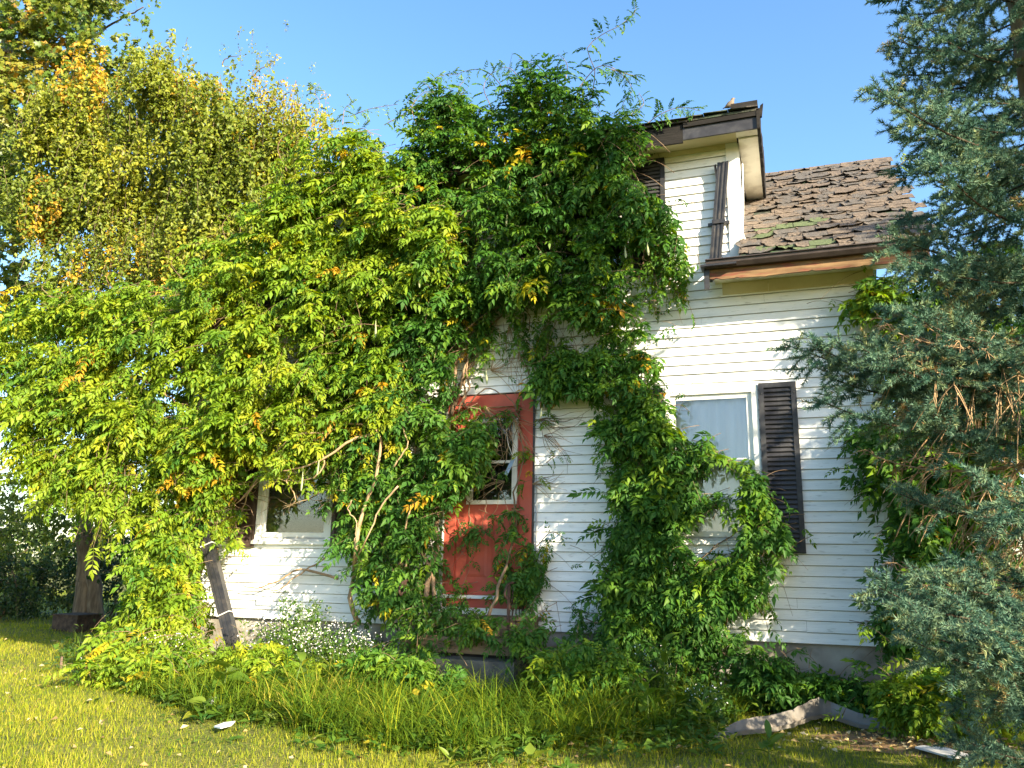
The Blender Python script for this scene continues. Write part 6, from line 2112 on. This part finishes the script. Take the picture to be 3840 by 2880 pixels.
def weed_carpet():
    # mixed low weeds: nobody could count them
    q = sample_poly(np.array(STRIP), 1500)
    q = np.vstack([q, q[:500] + rng.normal(0, 0.25, (500, 2)) - [0, 0.15], sample_poly(np.array([gr(1500, 2700)[:2], gr(2650, 2720)[:2], gr(2750, 2850)[:2], gr(1700, 2860)[:2]]), 260)])
    k = ~((q[:, 0] > XL) & (q[:, 0] < XR) & (q[:, 1] > -0.08)) & ~((np.abs(q[:, 0]) < 0.64) & (q[:, 1] > -1.1))
    q = q[k]
    n = len(q)
    m = 9
    hgt = rng.uniform(0.05, 0.34, n) * np.clip(1.2 + q[:, 1] * 0.35, 0.35, 1.2)
    u = rng.uniform(0.2, 1, (n, m))
    a = rng.uniform(0, 2 * math.pi, (n, m))
    pos = np.stack([q[:, 0, None] + 0.02 * np.cos(a), q[:, 1, None] + 0.02 * np.sin(a), ground_z(q[:, 0], q[:, 1])[:, None] + hgt[:, None] * u], -1).reshape(-1, 3)
    d = np.stack([np.cos(a), np.sin(a), 0.1 + 0.7 * u ** 2 + rng.normal(0, .2, (n, m))], -1).reshape(-1, 3)
    nn = np.array([0, 0, 1.0]) + rng.normal(0, .25, d.shape)
    tt = np.clip(np.repeat(rng.normal(0.45, .16, n), m) + rng.normal(0, .06, n * m), 0, 0.95)
    sz = np.repeat(rng.uniform(0.045, 0.13, n), m) * rng.uniform(0.6, 1.1, n * m)
    tri = []
    for TV, TF in BROAD: tri.append((TV, np.vstack([TF[:, [0, 1, 2]], TF[:, [0, 2, 3]]])))
    V, F, T = stamp([leaflet(1.0, 0.42, 0.3, 0.5), leaflet(1.0, 0.6, 0.4, 0.4), leaflet(1.0, 0.28, 0.2, 0.6)], pos, frames(d, nn), sz, tt)
    tag(link('low_weeds', np_mesh('low_weeds', V, F, LEAF_WEED, T)), 'mixed low broad leaved weeds among the long grass', 'weeds', kind='stuff')
    foot = np.stack([q[:, 0], q[:, 1], ground_z(q[:, 0], q[:, 1]) - 0.01], -1)
    L = np.stack([foot, foot + np.stack([rng.normal(0, .01, n), rng.normal(0, .01, n), hgt * 0.5], -1), foot + np.stack([rng.normal(0, .02, n), rng.normal(0, .02, n), hgt], -1)], 1)
    V, F = twig_mesh(L, 0.003, 0.0015)
    tag(link('low_weed_stems', np_mesh('low_weed_stems', V, F, M_GREENSTEM)), 'thin stems of the low weeds before the house', 'weeds', kind='stuff')
    # clover and plantain patches in the lawn
    n = 2600
    x, y = rng.uniform(-8, 5, n), -5 + 5.2 * rng.random(n)
    pt = np.sin(x * 2.2 + 1.3 * np.sin(y * 1.7)) * np.cos(y * 2.6 + x)
    k = (pt > 0.25) & ~((x > XL) & (x < XR) & (y > -0.3))
    x, y = x[k], y[k]
    n = len(x)
    pos = np.stack([x, y, ground_z(x, y) + rng.uniform(0.015, 0.05, n)], -1)
    V, F, T = stamp([leaflet(1.0, 0.6, 0.3, 0.3)], pos, frames(np.stack([rng.normal(0, 1, n), rng.normal(0, 1, n), rng.normal(0.2, .2, n)], -1), np.array([0, 0, 1.0]) + rng.normal(0, .25, (n, 3))), rng.uniform(0.025, 0.06, n), np.clip(rng.normal(.45, .15, n), 0, 1))
    tag(link('lawn_clover', np_mesh('lawn_clover', V, F, LEAF_WEED, T)), 'small clover and plantain leaves in the lawn', 'weeds', kind='stuff')


weed_carpet()


def aster_tpl():
    V = [(0, 0, 0.05)]
    for k in range(10):
        t = math.pi * k / 5
        r = 0.5 if k % 2 == 0 else 0.26
        V.append((r * math.cos(t), r * math.sin(t), 0.0))
    return np.array(V), np.array([(0, k + 1, (k + 1) % 10 + 1) for k in range(10)])


ASTER = aster_tpl()


def aster(P, Y, thick, nst, nfl, label, lit=0.45):  # lit sets the leaf tint
    pz = poly_xz(P, Y)
    cx = np.mean([p[0] for p in pz])
    r = empty('aster_bush', (cx, Y - thick / 2, 0), label, 'flowering bush', 'white asters before the house')
    q = sample_poly(pz, nfl)
    y = Y - thick * rng.random(nfl)
    pos = np.stack([q[:, 0], y, np.maximum(q[:, 1], 0.1)], -1)
    nn = rng.normal(0, .45, (nfl, 3)) + [0.1, -0.55, 0.75]
    V, F, T = instance(*ASTER, pos, frames(rng.normal(0, 1, (nfl, 3)), nn), rng.uniform(0.012, 0.021, nfl), np.zeros(nfl))
    tag(link('flowers', np_mesh('flowers', V, F, M_FLOWER), r), kind='stuff')
    # stems fan from the ground to the flowers
    pick = rng.integers(0, nfl, nst)
    tip = pos[pick]
    foot = np.stack([cx + (tip[:, 0] - cx) * 0.75 + rng.normal(0, .05, nst), tip[:, 1] * 0.8 + 0.2 * Y + 0.05 * rng.normal(0, 1, nst), np.zeros(nst)], -1)
    u = np.linspace(0, 1, 5)
    L = foot[:, None, :] + (tip - foot)[:, None, :] * u[None, :, None]
    L[:, :, 0] += 0.04 * rng.normal(0, 1, (nst, 1)) * np.sin(u * math.pi)[None, :]
    V, F = twig_mesh(L, 0.0032, 0.0012)
    tag(link('stems', np_mesh('stems', V, F, M_GREENSTEM), r), kind='stuff')
    m = 22
    uu = rng.uniform(0.15, 1, (nst, m))
    lp = foot[:, None, :] + (tip - foot)[:, None, :] * uu[:, :, None] + rng.normal(0, 0.03, (nst, m, 3))
    lp = lp.reshape(-1, 3)
    V, F, T = stamp(SMALL, lp, frames(rng.normal(0, .7, lp.shape) + [0, -.4, .2], rng.normal(0, .5, lp.shape) + [0, -.3, .8]), rng.uniform(0.02, 0.055, len(lp)), np.clip(rng.normal(lit, .12, len(lp)), 0, 1))
    tag(link('foliage', np_mesh('foliage', V, F, LEAF_WEED, T), r), kind='stuff')


def asters():
    aster([(570, 1330), (640, 1320), (700, 1360), (700, 1470), (620, 1470), (570, 1420)], -0.35, 0.5, 130, 650, 'sunny white aster bush under the wall vent, beside the leaning downspout', 0.5)
    aster([(680, 1350), (760, 1330), (800, 1370), (800, 1480), (720, 1490), (680, 1440)], -0.35, 0.5, 130, 800, 'middle white aster bush below the blind window', 0.4)
    aster([(770, 1350), (840, 1360), (850, 1470), (790, 1490)], -0.4, 0.4, 90, 500, 'shaded white aster bush next to the front steps', 0.25)
    aster([(360, 1370), (440, 1360), (470, 1420), (400, 1450), (350, 1420)], -0.9, 0.4, 70, 260, 'small white aster bush at the foot of the corner vine', 0.5)
    aster([(200, 1420), (260, 1400), (270, 1430), (220, 1445)], -1.2, 0.3, 30, 60, 'sparse asters at the left end of the long grass', 0.5)
    aster([(1370, 1380), (1450, 1390), (1460, 1460), (1390, 1470)], -0.7, 0.4, 50, 60, 'sparse white asters between steps and window vine', 0.3)
    aster([(1490, 1465), (1560, 1470), (1580, 1530), (1500, 1530)], -1.0, 0.4, 50, 70, 'sparse white asters near the left end of the metal strip', 0.4)
    aster([(600, 1290), (640, 1270), (720, 1290), (720, 1330), (620, 1330)], -0.2, 0.25, 60, 40, 'airy seed stems rising before the wall vent', 0.4)


asters()


def creepers():
    for P, Y, th, n, tint, yel, lab in [
            ([(480, 1400), (580, 1390), (660, 1440), (720, 1480), (700, 1520), (560, 1530), (450, 1470)], -1.0, 0.6, 120, 0.52, 0.05, 'sunlit low creeper with feathery leaves before the asters'),
            ([(200, 1420), (330, 1410), (400, 1440), (380, 1480), (260, 1490)], -1.3, 0.6, 70, 0.48, 0.04, 'low creeper spreading over the left lawn edge'),
            ([(780, 1400), (900, 1410), (960, 1450), (930, 1500), (820, 1510), (1000, 1500), (1000, 1440), (760, 1470)], -1.1, 0.4, 110, 0.36, 0.05, 'shaded low creeper left of the concrete steps'),
            ([(1150, 1400), (1300, 1390), (1380, 1430), (1370, 1510), (1200, 1510)], -0.9, 0.6, 110, 0.36, 0.05, 'low creeper between the steps and the window vine'),
            ([(1600, 1440), (1740, 1450), (1900, 1470), (1960, 1500), (1900, 1525), (1700, 1515), (1600, 1500)], -0.06, 0.32, 230, 0.25, 0.02, 'dark creeper on the ground before the grey foundation'),
            ([(1880, 1480), (2040, 1440), (2212, 1420), (2212, 1560), (2080, 1580), (1920, 1550)], -0.6, 0.6, 260, 0.42, 0.07, 'yellow green creeper under the spruce at lower right'),
            ([(1620, 1380), (1720, 1430), (1700, 1480), (1600, 1470)], -0.3, 0.2, 22, 0.2, 0.0, 'few dark creeper shoots climbing the foundation')]:
        c = A((np.mean([p[0] for p in P]), np.mean([p[1] for p in P])), Y)
        r = empty('creeper', (c[0], c[1], 0), lab, 'creeper', 'low creepers in front of the house')
        build_vine(r, [region(P, Y, th, n, tint=tint, yellow=yel, size=(0.14, 0.23), dmode='up', length=(0.15, 0.35))], [], 120)


creepers()
print('objects', len(bpy.data.objects))
